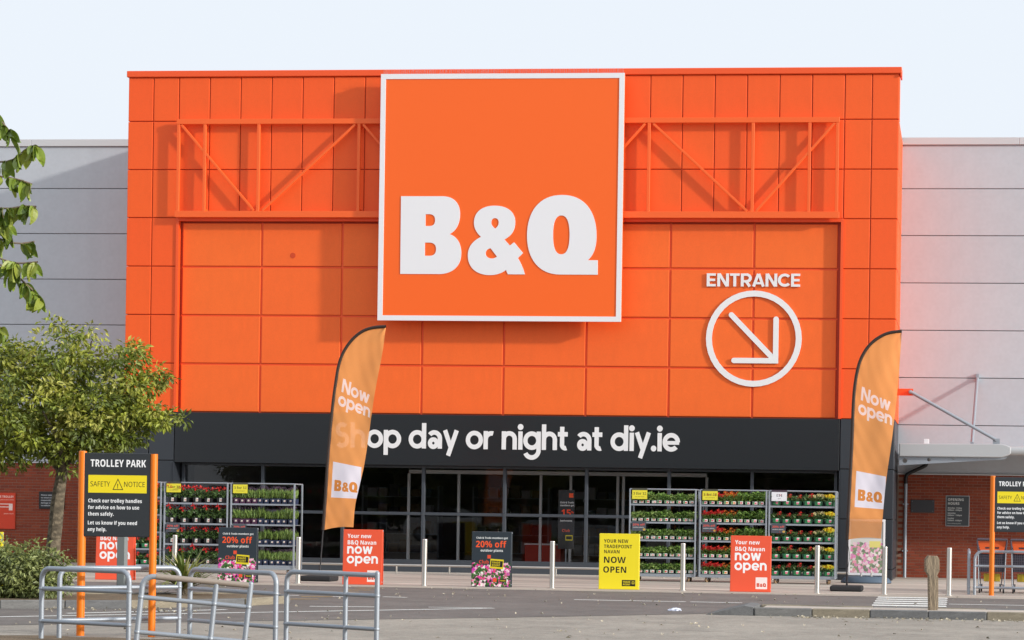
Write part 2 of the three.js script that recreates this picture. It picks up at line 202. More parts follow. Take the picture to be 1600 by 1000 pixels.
mesh('body_wall', merge([bx(inL, inL + 0.3, 0, 11.28, -24, -1.462), bx(inR - 0.3, inR, 0, 11.28, -24, -1.462), bx(inL, inL + 0.3, Y0, 11.28, -1.462, -0.462), bx(inR - 0.3, inR, Y0, 11.28, -1.462, -0.462), bx(inL, inR, 0, 11.28, -24.3, -24), bx(inL, inR, 11.28, 11.48, -24.3, -0.462)]), M.cladCore, tower);
mesh('coping', merge([rb(XL - 0.03, XR + 0.05, 12.4, TOP, -0.5, 0.05, 0.02), rb(XR + 0.012, XR + 0.05, 12.34, 12.4, -0.5, 0.05, 0.008)]), M.orangeTrim, tower);
// recess: frame, panels
const rx0 = -19.66, rx1 = -3.06, rp = (rx1 - rx0) / 8;
mesh('recess_frame', merge([bx(wide0 - 0.02, wide0 + 0.05, Y0, 8.86, -0.1, 0.03), bx(wide1 - 0.05, wide1 + 0.02, Y0, 8.86, -0.1, 0.03), bx(wide0 + 0.05, wide1 - 0.05, 8.78, 8.86, -0.1, 0.028)]), M.orangeTrim, tower);
for (let c = 0; c < 8; c++) for (let r = 0; r < 4; r++) panel(rx0 + c * rp, rx0 + (c + 1) * rp, Y0 + r * PITCH - (r === 3 ? 0 : 0), Y0 + (r + 1) * PITCH - (r === 3 ? 0.1 : 0), -0.1, M.orangeB, tower, 'recess_panel', 0.05);
mesh('joint_strip', merge([...[1, 2, 3, 4, 5, 6, 7].map(c => bx(rx0 + c * rp - 0.02, rx0 + c * rp + 0.02, Y0, 8.76, -0.14, -0.128)), ...[1, 2, 3].map(r => bx(rx0, rx1, Y0 + r * PITCH - 0.02, Y0 + r * PITCH + 0.02, -0.141, -0.13))]), M.orangeTrim, tower);
// black fascia, glazing, plinth
mesh('fascia', rb(wide0 + 0.01, wide1 - 0.01, 2.7, Y0 - 0.006, -0.3, 0.0, 0.01), M.band, tower);
for (const x of [wide0 - 0.004, wide1 + 0.004]) mesh('pier_trim', bx(x - 0.011, x + 0.011, 0.03, 2.7, -0.55, 0.012), M.pier[0], tower);
mesh('soffit', bx(wide0 + 0.01, wide1 - 0.01, 2.702, 2.78, -0.6, -0.301), M.pier[1], tower);
const gz = -0.45;
mesh('plinth', merge([bx(wide0 + 0.01, wide1 - 0.01, 0.03, 0.2, gz - 0.15, gz + 0.1), bx(wide0 + 0.01, wide1 - 0.01, 0.2, 0.34, gz - 0.12, gz + 0.05)]), M.frame, tower);
for (let c = 0; c <= 8; c++) mesh('mullion', rb(rx0 + c * rp - 0.04, rx0 + c * rp + 0.04, 0.34, 2.7, gz - 0.08, gz + 0.045, 0.008), M.frame, tower);
for (let c = 0; c < 8; c++) {
  const a = rx0 + c * rp + 0.04, b = rx0 + (c + 1) * rp - 0.04;
  mesh('transom', rb(a, b, 1.455, 1.53, gz - 0.06, gz + 0.035, 0.008), M.frame, tower);
  mesh('head_rail', rb(a, b, 2.64, 2.698, gz - 0.06, gz + 0.035, 0.008), M.frame, tower);
  for (const [y0, y1] of [[0.34, 1.455], [1.53, 2.64]]) { const m = mesh('pane', new THREE.PlaneGeometry(b - a, y1 - y0), M.glass, tower); m.position.set((a + b) / 2, (y0 + y1) / 2, gz - 0.01); m.rotation.set(rr(-0.003, 0.003), rr(-0.004, 0.004), 0); }
}
// the dim hall behind the glass
mesh('hall_floor', bx(inL + 0.3, inR - 0.3, -0.02, 0.05, -24, gz - 0.15), M.hallFloor, tower);
mesh('hall_ceiling', bx(inL + 0.3, inR - 0.3, 2.9, 3.0, -24, -1.47), M.hallCeiling, tower);
mesh('hall_ceiling', bx(wide0, wide1, 2.79, 2.9, -1.6, -0.6), M.hallCeiling, tower);
mesh('hall_wall', bx(inL + 0.3, inR - 0.3, 0.05, 2.9, -23.9, -23.7), M.hallWall, tower);
mesh('fixing_stain', new THREE.CylinderGeometry(0.07, 0.07, 0.01, 14).rotateX(Math.PI / 2).translate(-16.78, 7.93, -0.1), std([0.62, 0.06, 0.012], 0.8), tower);
for (const x of [-14.55, -13.2, -11.0, -10.2, -8.95, -8.8, -6.6]) mesh('lobby_post', rb(x - 0.035, x + 0.035, 0.05, 2.55, -3.2, -3.12, 0.008), M.canopy, tower);
mesh('lobby_rail', rb(-14.55, -6.6, 2.55, 2.65, -3.2, -3.12, 0.01), M.canopy, tower);

// low trolley rail before the glazing
{ const t = thing('guard_rail', 'low steel trolley guard rail along the foot of the glazing', 'rail', [0, 0.03, 0.9]); mesh('rail', rod(V(-19.2, 0.2, 0), V(-1.9, 0.2, 0), 0.03), M.steel, t); for (let x = -19; x < -1.9; x += 1.32) mesh('post', rod(V(x, 0, 0), V(x, 0.19, 0), 0.022), M.steel, t); }

// ---------------------------------------------------------------- truss, big sign, lettering
{
  const t = thing('sign_truss', 'orange steel lattice truss fixed across the tower behind the square sign', 'truss', [0, 0, 0]), z = 0.14, b = 0.05;
  const bar = (name, x0, y0, x1, y1, w, dz = 0) => { const l = Math.hypot(x1 - x0, y1 - y0), m = mesh(name, new RoundedBoxGeometry(l, w, 0.07 + dz, 2, 0.008), M.orangeSteel, t); m.position.set((x0 + x1) / 2, (y0 + y1) / 2, z); m.rotation.z = Math.atan2(y1 - y0, x1 - x0); };
  const C = -11.4; bar('chord', C - 8.34, 11.25, C + 8.34, 11.25, 0.13, 0.01); bar('chord', C - 8.36, 8.93, C + 8.36, 8.93, 0.16, 0.012);
  for (const s of [-1, 1]) {
    for (const o of [8.29, 7.61, 6.22, 3.65]) bar('upright', C + s * o, 9.0, C + s * o, 11.19, 0.075, -0.004);
    for (const [a, y, c, u] of [[8.22, 11.17, 6.32, 9.02], [6.1, 9.02, 3.75, 11.17], [3.55, 11.17, 1.6, 9.02]]) bar('brace', C + s * a, y, C + s * c, u, 0.06, -0.012);
    for (const o of [7.61, 3.65]) for (const y of [9.04, 11.12]) mesh('standoff', bx(C + s * o - 0.03, C + s * o + 0.03, y - 0.03, y + 0.03, -0.02, z), M.orangeSteel, t);
  }
}
{
  const S = 6.1, x0 = -14.44, y0 = 6.27, t = thing('shop_sign', 'huge square orange box sign with white border and heavy white lettering', 'sign', [0, 0, 0]);
  mesh('sign_box', bx(x0 + 0.01, x0 + S - 0.01, y0 + 0.01, y0 + S - 0.01, 0.22, 0.385), M.signOrange, t);
  mesh('mounting', merge([-12.9, -11.4, -9.9].flatMap(x => [bx(x - 0.05, x + 0.05, 6.9, 8.5, -0.11, 0.221), bx(x - 0.05, x + 0.05, 11.5, 11.9, -0.02, 0.221)])), M.orangeSteel, t);
  const e = 0.125; for (const [a, b, c, d] of [[x0, x0 + S, y0 + S - e, y0 + S], [x0, x0 + S, y0, y0 + e], [x0, x0 + e, y0 + e, y0 + S - e], [x0 + S - e, x0 + S, y0 + e, y0 + S - e]]) mesh('border', bx(a, b, c, d, 0.37, 0.4), M.white, t);
  for (const p of MARK) { const m = mesh('letter', new THREE.ExtrudeGeometry(markShape(p), { depth: 0.012, bevelEnabled: false, curveSegments: 16 }), M.white, t); m.scale.set(S, -S, 1); m.position.set(x0, y0 + S, 0.386); }
  const sp = []; for (let x = x0 + 0.05; x < x0 + S; x += 0.05) for (const a of [-0.04, 0.04]) sp.push(rod(V(x, y0 + S, 0.32), V(x + rr(-0.02, 0.02), y0 + S + 0.13, 0.32 + a), 0.0022, 0.0016, 4));
  const m = mesh('bird_spikes', merge(sp), M.galv, t); m.userData.kind = 'stuff';
}
{ const t = thing('fascia_lettering', 'white lettering across the black fascia above the glazing', 'lettering', [0, 0, 0]), s = 0.452, txt = 'Shop day or night at diy.ie', g = -0.02, full = textWidth(txt, g), shX = textWidth('Sh', g) + g; const k = (14.8 - 6.89) / ((full - shX) * s); letters(txt, -14.8 - shX * s * k, 3.12, 0.001, s, 0.012, g, M.letterWhite, t, 0.25, k); }
{ const t = thing('entrance_lettering', 'white raised ENTRANCE lettering above the arrow disc', 'lettering', [0, 0, 0]), s = 0.32 / 1.33, g = 0.06, k = (6.3 - 3.97) / (textWidth('ENTRANCE', g) * s); letters('ENTRANCE', -6.3, 7.2, -0.085, s, 0.025, g, M.letterWhite, t, 0.27, k); mesh('fixing_bars', merge([0, 1, 2, 3, 4].map(i => bx(-6.1 + i * 0.48, -6.07 + i * 0.48, 7.22, 7.26, -0.101, -0.084))), M.orangeTrim, t); }
{
  const t = thing('arrow_sign', 'white ring with an arrow pointing down and right toward the door', 'sign', [-5.11, 5.92, -0.085]);
  mesh('ring', strokeGeo(['A', 0, 0, 1.11, 0, 360], 0, 0.145, 0.025), M.letterWhite, t);
  const cap = (x0, y0, x1, y1, k) => { const w = 0.066, s = new THREE.Shape(), l = Math.hypot(x1 - x0, y1 - y0); s.absarc(l, 0, w, -Math.PI / 2, Math.PI / 2); s.absarc(0, 0, w, Math.PI / 2, Math.PI * 1.5); return new THREE.ExtrudeGeometry(s, { depth: 0.025 + 0.002 * k, bevelEnabled: false }).rotateZ(Math.atan2(y1 - y0, x1 - x0)).translate(x0, y0, 0); };
  mesh('arrow', merge([cap(-0.56, 0.58, 0.52, -0.52, 0), cap(0.545, 0.48, 0.545, -0.53, 1), cap(-0.48, -0.54, 0.545, -0.54, 2), bx(0.48, 0.611, -0.606, -0.47, 0, 0.0235)]), M.letterWhite, t);
  mesh('fixing_bars', merge([-0.8, 0, 0.8].map(x => bx(x - 0.02, x + 0.02, -0.82, -0.78, -0.06, 0.001)).slice(0, 0).concat([bx(-1.12, -1.08, -0.02, 0.02, -0.016, 0.001), bx(1.08, 1.12, -0.02, 0.02, -0.016, 0.001), bx(-0.02, 0.02, 1.08, 1.12, -0.016, 0.001)])), M.orangeTrim, t);
}

// ---------------------------------------------------------------- grey warehouse wings on brick
function wing(label, x0, x1, bx0, bx1, visible) {
  const t = thing('warehouse_wing', label, 'building', [0, 0, 0], 'grey clad wings either side of the tower');
  mesh('wall_core', merge([bx(x0, x1, 2.71, 11.2, -3.6, -3.06), bx(x0, x1, 0, 2.7, -3.6, -3.04), bx(x0, x1, 11.0, 11.2, -30, -3.6), bx(x0, x1, 0, 11.2, -30.3, -30)]), M.cladCore, t);
  mesh('mortar', bx(x0, x1, 0.03, 2.7, -3.04, -3.008), M.mortar, t);
  const ys = [2.72, Y0, Y0 + PITCH, Y0 + 2 * PITCH, Y0 + 3 * PITCH, 8.86, 10.07, 11.2];
  for (let r = 0; r < 7; r++) { const m = mesh('cladding_panel', cassette(x1 - x0, ys[r + 1] - ys[r] - 0.018, 0.06, 0.01), M.clad[Math.floor(R() * 3)], t); m.position.set((x0 + x1) / 2, (ys[r] + ys[r + 1]) / 2, -3); }
  for (let x = x0; x < x1 - 0.1; x += 3) mesh('coping', rb(x, Math.min(x + 2.996, x1), 11.2, 11.39, -3.3, -2.95, 0.012), M.coping, t);
  mesh('drip_sill', bx(x0, x1, 2.69, 2.722, -3.0, -2.95), M.coping, t);
  // bricks in stretcher bond
  const bg = new RoundedBoxGeometry(0.215, 0.065, 0.1, 1, 0.004), all = [];
  for (let j = 0; j < 35; j++) for (let x = bx0 + (j % 2) * 0.1125; x < bx1; x += 0.225) all.push([x + 0.1125, 0.03 + 0.0425 + j * 0.0758]);
  const vis = all.filter(([x, y]) => x > visible[0] && x < visible[1]).sort((a, b) => Math.abs(a[1] - 1.55) - Math.abs(b[1] - 1.55) || a[0] - b[0]).slice(0, 300), seen = new Set(vis);
  const put = (x, y) => [x, y, -3.05 + rr(-0.0015, 0.0025)];
  for (const [x, y] of vis) { const m = mesh('brick', bg, M.bricks[Math.floor(R() * R() * 4)], t); m.position.set(...put(x, y)); }
  const rest = all.filter(p => !seen.has(p)), im = new THREE.InstancedMesh(bg, M.bricks[0], rest.length), mt = new THREE.Matrix4(), cc = new THREE.Color();
  rest.forEach(([x, y], i) => { im.setMatrixAt(i, mt.makeTranslation(...put(x, y))); const k = rr(0.78, 1.12); im.setColorAt(i, cc.setRGB(k, k * rr(0.92, 1.08), k)); });
  im.name = 'brickwork'; im.userData.kind = 'stuff'; im.castShadow = im.receiveShadow = true; t.add(im);
  return t;
}
wing('grey clad wing left of the orange tower with brick base behind the tree', -52, XL + 0.01, -28, XL - 0.03, [-25.9, -22.2]);
wing('grey clad wing right of the orange tower behind the steel canopy', XR - 0.01, 30, XR + 0.03, 7, [-1.6, 1.75]);
// canopy at the right
{
  const t = thing('entrance_canopy', 'grey steel canopy with tapered bracket fixed right of the tower', 'canopy', [0, 0, -0.8]);
  const s = new THREE.Shape(); s.moveTo(-1.5, 3.11); s.lineTo(0.98, 3.11); s.quadraticCurveTo(1.14, 3.14, 1.2, 3.2); s.lineTo(1.2, 3.33); s.quadraticCurveTo(1.1, 3.4, 0.94, 3.405); s.lineTo(-1.5, 3.39);
  mesh('gutter_beam', new THREE.ExtrudeGeometry(s, { depth: 0.2, bevelEnabled: true, bevelSize: 0.02, bevelThickness: 0.03, bevelSegments: 3 }).translate(0, 0, -0.12), M.canopy, t);
  mesh('edge_tube', rod(V(1.15, 3.265, -0.03), V(14, 3.265, -0.03), 0.115, 0.115, 18), M.canopy, t);
  const p = new THREE.Shape([[-1.52, 3.1], [1.15, 3.1], [1.05, 3.05], [-1.52, 2.87]].map(q => new THREE.Vector2(...q))); [[-1.38, 2.99, 0.06], [-0.78, 3.02, 0.045], [-0.18, 3.045, 0.025], [0.45, 3.065, 0.02]].forEach(([x, y, r]) => { const h = new THREE.Path(); h.absarc(x, y, r, 0, 7, true); p.holes.push(h); });
  mesh('bracket', new THREE.ExtrudeGeometry(p, { depth: 0.03, bevelEnabled: false }).translate(0, 0, -0.02), M.galv, t);
  mesh('roof_sheet', bx(-1.5, 14, 3.22, 3.26, -2.18, -0.1), M.canopy, t);
  for (let x = 0.3; x < 14; x += 2.4) mesh('rafter', bx(x - 0.03, x + 0.03, 3.08, 3.219, -2.18, -0.14), M.canopy, t);
  mesh('bracket_plate', bx(-1.64, -1.2, 4.6, 4.77, -0.04, 0.02), M.orangeTrim, t);
  mesh('tie_rod', merge([rod(V(-1.26, 4.69, 0.05), V(0.85, 3.53, 0.05), 0.042, 0.042, 12), sphere(-1.27, 4.69, 0.05, 0.05), rod(V(-1.27, 4.69, -0.05), V(-1.27, 4.69, 0.09), 0.035)]), M.galv, t);
  mesh('rod_lug', merge([bx(0.78, 0.95, 3.39, 3.56, 0.0, 0.02), rod(V(0.86, 3.52, -0.02), V(0.86, 3.52, 0.1), 0.03)]), M.galv, t);
  mesh('tie_rod', rod(V(0.39, 5.2, -2.17), V(0.27, 3.42, -0.25), 0.042, 0.042, 12), M.galv, t);
  mesh('rod_lug', merge([bx(0.35, 0.43, 5.12, 5.3, -2.2, -2.13), bx(0.23, 0.31, 3.26, 3.48, -0.28, -0.22)]), M.galv, t);
  mesh('junction_box', rb(-0.92, -0.79, 3.41, 3.53, -0.1, 0.0, 0.01), M.white, t);
}
{ const t = thing('drain_pipe', 'black elbowed rainwater pipe beside the dark pier under the canopy', 'pipe', [0, 0, -2.88]); mesh('pipe', merge([tube([V(-0.88, 3.2, 0), V(-0.88, 2.98, 0), V(-0.95, 2.9, 0), V(-1.32, 2.72, 0), V(-1.4, 2.62, 0), V(-1.4, 2.45, 0)], 0.05, 40, 10)]), M.black, t); mesh('down_pipe', rod(V(-1.4, 0.03, 0), V(-1.4, 2.46, 0), 0.045), M.galv, t); mesh('pipe_clip', merge([0.7, 1.9].map(y => bx(-1.47, -1.33, y, y + 0.04, -0.12, 0.03))), M.galv, t); }
// signs on the brick
function wallSign(label, x0, x1, y0, y1, draw, px = 256, rim) { const t = thing('wall_sign', label, 'sign', [0, 0, -3.0]); const w = x1 - x0, h = y1 - y0; mesh('plate', rb(x0, x1, y0, y1, 0.0, 0.03, 0.006), rim || M.black, t); const m = mesh('print', new THREE.PlaneGeometry(w - 0.03, h - 0.03).translate((x0 + x1) / 2, (y0 + y1) / 2, 0.034), printed(canvasTex(px, Math.round(px * h / w), draw)), t); return t; }
wallSign('grey framed opening hours notice on the brick', -0.37, 0.24, 1.37, 2.16, (c, w, h) => { c.fillStyle = '#3a3f42'; c.fillRect(0, 0, w, h); c.fillStyle = '#d8d8d4'; c.font = 'bold 40px sans-serif'; c.fillText('OPENING', 16, 52); c.fillText('HOURS', 16, 96); c.font = 'bold 21px sans-serif'; [['Monday - Friday', '8:00am - 8:00pm'], ['Saturday', '8:00am - 7:00pm'], ['Sunday', '9:00am - 6:00pm']].forEach(([a, b], i) => { c.fillText(a, 16, 140 + i * 58); c.fillText(b, 16, 164 + i * 58); }); c.font = '16px sans-serif'; c.fillText('Shop online any time', 16, 312); }, 256, M.canopy);
{ const t = thing('blank_plate', 'plain dark plate on the brick beside the opening hours', 'sign', [0, 0, -3.0]); mesh('plate', rb(-1.27, -0.66, 1.71, 2.04, 0, 0.03, 0.006), M.darkSteel, t); for (const [x, y] of [[-1.23, 1.75], [-0.7, 1.75], [-1.23, 2.0], [-0.7, 2.0]]) mesh('screw', rod(V(x, y, 0.028), V(x, y, 0.036), 0.008), M.galv, t); }
wallSign('red trolley notice on the brick at the far left edge', -26.1, -25.3, 0.9, 1.88, (c, w, h) => { c.fillStyle = '#d63a12'; c.fillRect(0, 0, w, h); c.fillStyle = '#f4d8cf'; c.font = 'bold 26px sans-serif'; c.textAlign = 'right'; c.fillText('FREE TROLLEY', w - 12, 40); c.font = '15px sans-serif'; c.fillText('for you to use in store', w - 12, 62); c.lineWidth = 8; c.strokeStyle = '#f4d8cf'; c.strokeRect(90, 96, 140, 26); c.fillRect(200, 92, 34, 60); c.fillText('please return', w - 12, 186); }, 256, std([0.55, 0.05, 0.012], 0.5));
wallSign('small black notice on brick half hidden by the tree trunk', -24.65, -23.94, 1.46, 1.92, (c, w, h) => { c.fillStyle = '#15171b'; c.fillRect(0, 0, w, h); c.fillStyle = '#c9ccd0'; c.font = 'bold 21px sans-serif'; ['Please take care', 'to return trolleys', 'responsibly. Any', 'damage is charged', 'to vehicle owners'].forEach((s, i) => c.fillText(s, 16, 36 + i * 27)); });

// ---------------------------------------------------------------- foliage tools
function leafMass(list, seg = 1) {   // list of [position, direction, normal, length, width, colour]
  const pos = [], nor = [], col = [], uv = [];
  const a = V(0, 0, 0), n1 = V(0, 0, 0), n2 = V(0, 0, 0), s = V(0, 0, 0);
  for (const [p, d, n, l, w, c] of list) {
    s.crossVectors(d, n).normalize().multiplyScalar(w / 2); const nn = V(0, 0, 0).crossVectors(s, d).normalize();
    const droop = nn.clone().multiplyScalar(-l * 0.13), fold = nn.clone().multiplyScalar(w * 0.16);
    const b = p, m = p.clone().addScaledVector(d, l * 0.45), t = p.clone().addScaledVector(d, l).add(droop), L = m.clone().add(s).add(fold), Rr = m.clone().sub(s).add(fold);
    for (const tri of [[b, Rr, t], [b, t, L]]) { n1.subVectors(tri[1], tri[0]); n2.subVectors(tri[2], tri[0]); a.crossVectors(n1, n2).normalize(); for (const q of tri) { pos.push(q.x, q.y, q.z); nor.push(a.x, a.y, a.z); col.push(c[0], c[1], c[2]); uv.push(0, 0); } }
  }
  const g = new THREE.BufferGeometry(); g.setAttribute('position', new THREE.Float32BufferAttribute(pos, 3)); g.setAttribute('normal', new THREE.Float32BufferAttribute(nor, 3)); g.setAttribute('color', new THREE.Float32BufferAttribute(col, 3)); g.setAttribute('uv', new THREE.Float32BufferAttribute(uv, 2)); return g;
}
function randDir(q) { const z = q() * 2 - 1, a = q() * 6.2832, r = Math.sqrt(1 - z * z); return V(r * Math.cos(a), z, r * Math.sin(a)); }
const greens = [[0.105, 0.135, 0.02], [0.135, 0.16, 0.026], [0.075, 0.105, 0.018], [0.19, 0.19, 0.04], [0.055, 0.085, 0.016]];
function crown(lumps, clumps, per, len, seed, pal = greens, flatness = 0.55) {
  const q = rng(seed), out = [];
  for (const [cx, cy, cz, rx, ry, rz] of lumps) {
    const n = Math.round(clumps * Math.pow(rx * (ry ?? rx) * (rz ?? rx), 0.66));
    for (let k = 0; k < n; k++) {
      const d = randDir(q), r = 0.35 + 0.7 * Math.pow(q(), 0.45), c = V(cx + d.x * rx * r, cy + d.y * (ry ?? rx) * r, cz + d.z * (rz ?? rx) * r), spread = len * (1.3 + 1.7 * q()), base = pal[Math.floor(q() * pal.length)];
      for (let j = 0; j < per; j++) {
        const o = randDir(q), p = c.clone().add(V(o.x, o.y * flatness, o.z).multiplyScalar(spread * Math.sqrt(q()))), dir = o.clone().add(V(0, -0.35, 0)).add(randDir(q).multiplyScalar(0.5)).normalize(), nn = randDir(q).multiplyScalar(0.8).add(V(0, 1, 0)).normalize(), t = 0.75 + 0.5 * q();
        out.push([p, dir, nn, len * (0.7 + 0.6 * q()), len * (0.44 + 0.2 * q()), [base[0] * t, base[1] * t, base[2] * t]]);
      }
    }
  }
  return leafMass(out);
}
function limb(pts, r0, r1) { // tapered limb
  const curve = new THREE.CatmullRomCurve3(pts), n = 16, g = new THREE.TubeGeometry(curve, n, 1, 9), p = g.attributes.position, f = curve.getSpacedPoints(n);
  for (let i = 0; i <= n; i++) for (let j = 0; j <= 9; j++) { const k = i * 10 + j, c = f[i], r = r0 + (r1 - r0) * i / n; p.setXYZ(k, c.x + (p.getX(k) - c.x) * r * (1 + 0.06 * Math.sin(j * 2.1 + i)), c.y + (p.getY(k) - c.y) * r, c.z + (p.getZ(k) - c.z) * r * (1 + 0.06 * Math.cos(j * 1.7 + i))); }
  g.computeVertexNormals(); return g;
}
// the small tree on the island
{
  const t = thing('street_tree', 'small round leafy tree on the planted island beside the hedge', 'tree', [-14.82, 0.1, 17.6]);
  mesh('trunk', limb([V(-0.03, 0, 0), V(0.0, 0.8, 0), V(0.06, 1.5, 0), V(0.14, 2.1, 0), V(0.2, 2.5, 0)], 0.135, 0.085), M.bark, t);
  for (const b of [[V(0.16, 2.1, 0), V(0.5, 2.6, 0.1), V(1.0, 3.1, 0.1), V(1.5, 3.4, 0.2)], [V(0.14, 2.0, 0), V(-0.2, 2.5, 0.15), V(-0.6, 3.0, 0.2), V(-0.9, 3.5, 0)], [V(0.2, 2.4, 0), V(0.3, 3.0, -0.1), V(0.45, 3.6, -0.1), V(0.6, 4.2, 0)], [V(0.16, 2.1, 0), V(-0.1, 2.6, -0.4), V(-0.3, 3.2, -0.8)], [V(0.18, 2.3, 0), V(0.6, 2.8, -0.5), V(0.9, 3.2, -0.9)], [V(0.15, 2.0, 0), V(0.3, 2.5, 0.5), V(0.2, 3.0, 0.9)]]) mesh('branch', limb(b, 0.055, 0.012), M.bark, t);
  const lumps = [[-0.85, 3.4, 0, 0.85, 0.72, 0.9], [0.2, 3.85, 0, 0.66, 0.66, 0.7], [-0.15, 3.0, 0.3, 0.9, 0.65, 0.9], [0.85, 3.1, 0, 0.8, 0.62, 0.8], [1.5, 3.2, 0.1, 0.42, 0.4, 0.5], [-0.9, 2.65, 0.2, 0.75, 0.5, 0.8], [0.45, 2.75, 0.2, 0.8, 0.45, 0.8], [1.15, 2.75, 0, 0.5, 0.34, 0.5], [1.2, 3.8, 0, 0.36, 0.34, 0.4], [-0.75, 3.85, 0, 0.4, 0.34, 0.4], [1.95, 3.0, 0.1, 0.22, 0.25, 0.3], [1.75, 3.55, 0, 0.2, 0.2, 0.25]];
  mesh('crown', crown(lumps, 125, 34, 0.1, 11, [[0.29, 0.33, 0.028], [0.36, 0.38, 0.04], [0.2, 0.25, 0.022], [0.43, 0.42, 0.08], [0.13, 0.17, 0.018]]), M.leaf, t);
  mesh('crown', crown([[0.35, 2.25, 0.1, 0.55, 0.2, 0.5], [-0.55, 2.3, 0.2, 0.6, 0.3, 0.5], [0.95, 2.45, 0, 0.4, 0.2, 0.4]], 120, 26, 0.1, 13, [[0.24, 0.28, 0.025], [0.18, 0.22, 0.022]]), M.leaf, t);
}
{ // clipped bush
  const t = thing('hedge_bush', 'dense dull green bush left of the tree trunk', 'bush', [-15.15, 0.1, 18.35]);
  mesh('foliage', crown([[-0.4, 0.42, 0, 0.85, 0.45, 0.6], [0.35, 0.38, 0.1, 0.55, 0.42, 0.55], [-1.3, 0.42, 0, 0.7, 0.46, 0.6]], 430, 30, 0.085, 21, [[0.27, 0.31, 0.09], [0.34, 0.38, 0.13], [0.2, 0.24, 0.07], [0.14, 0.17, 0.05]], 0.8), M.leaf, t).userData.kind = 'stuff';
  for (let k = 0; k < 6; k++) mesh('stem', limb([V(-1.3 + k * 0.35, 0, rr(-0.2, 0.2)), V(-1.3 + k * 0.36, 0.25, rr(-0.2, 0.2)), V(-1.35 + k * 0.38, 0.6, rr(-0.3, 0.3))], 0.02, 0.006), M.twig, t);
}
{ // spiky plant: every blade a piece
  const t = thing('spiky_plant', 'low spiky palm like plant behind the hoop barriers', 'plant', [-13.08, 0.1, 16.35]), q = rng(33);
  const bladeM = [[0.2, 0.26, 0.04], [0.3, 0.33, 0.06], [0.38, 0.36, 0.12], [0.13, 0.18, 0.03]].map(c => new THREE.MeshPhysicalMaterial({ color: new THREE.Color().setRGB(...c), roughness: 0.6, transmission: 0.2, thickness: 0, side: THREE.DoubleSide }));
  const blades = [0, 1, 2].map(v => { const pos = [], n = 5; for (let i = 0; i < n; i++) { const f = i / n, g = (i + 1) / n, w = x => 0.024 * (1 - x * x) + 0.001, P = (x, s) => [s * w(x), x * 0.62, -0.1 * (v + 0.3) * x * x * x]; const A = P(f, -1), B = P(f, 1), C = P(g, 1), D = P(g, -1); pos.push(...A, ...B, ...C, ...A, ...C, ...D); } const gg = new THREE.BufferGeometry(); gg.setAttribute('position', new THREE.Float32BufferAttribute(pos, 3)); gg.setAttribute('uv', new THREE.Float32BufferAttribute(new Array(pos.length / 3 * 2).fill(0), 2)); gg.computeVertexNormals(); return gg; });
  for (let k = 0; k < 210; k++) { const m = mesh('blade', blades[k % 3], bladeM[Math.floor(q() * 4)], t), az = q() * 6.283, lean = 0.15 + 1.25 * Math.sqrt(q()); m.rotation.order = 'YXZ'; m.rotation.set(-lean, az, 0); m.position.set(0.03 * Math.sin(az), 0.05 + 0.18 * q(), 0.03 * Math.cos(az)); const s = rr(0.95, 1.4); m.scale.set(s, s, s); }
  mesh('stump', new THREE.CylinderGeometry(0.06, 0.08, 0.28, 9).translate(0, 0.1, 0), M.bark, t);
}
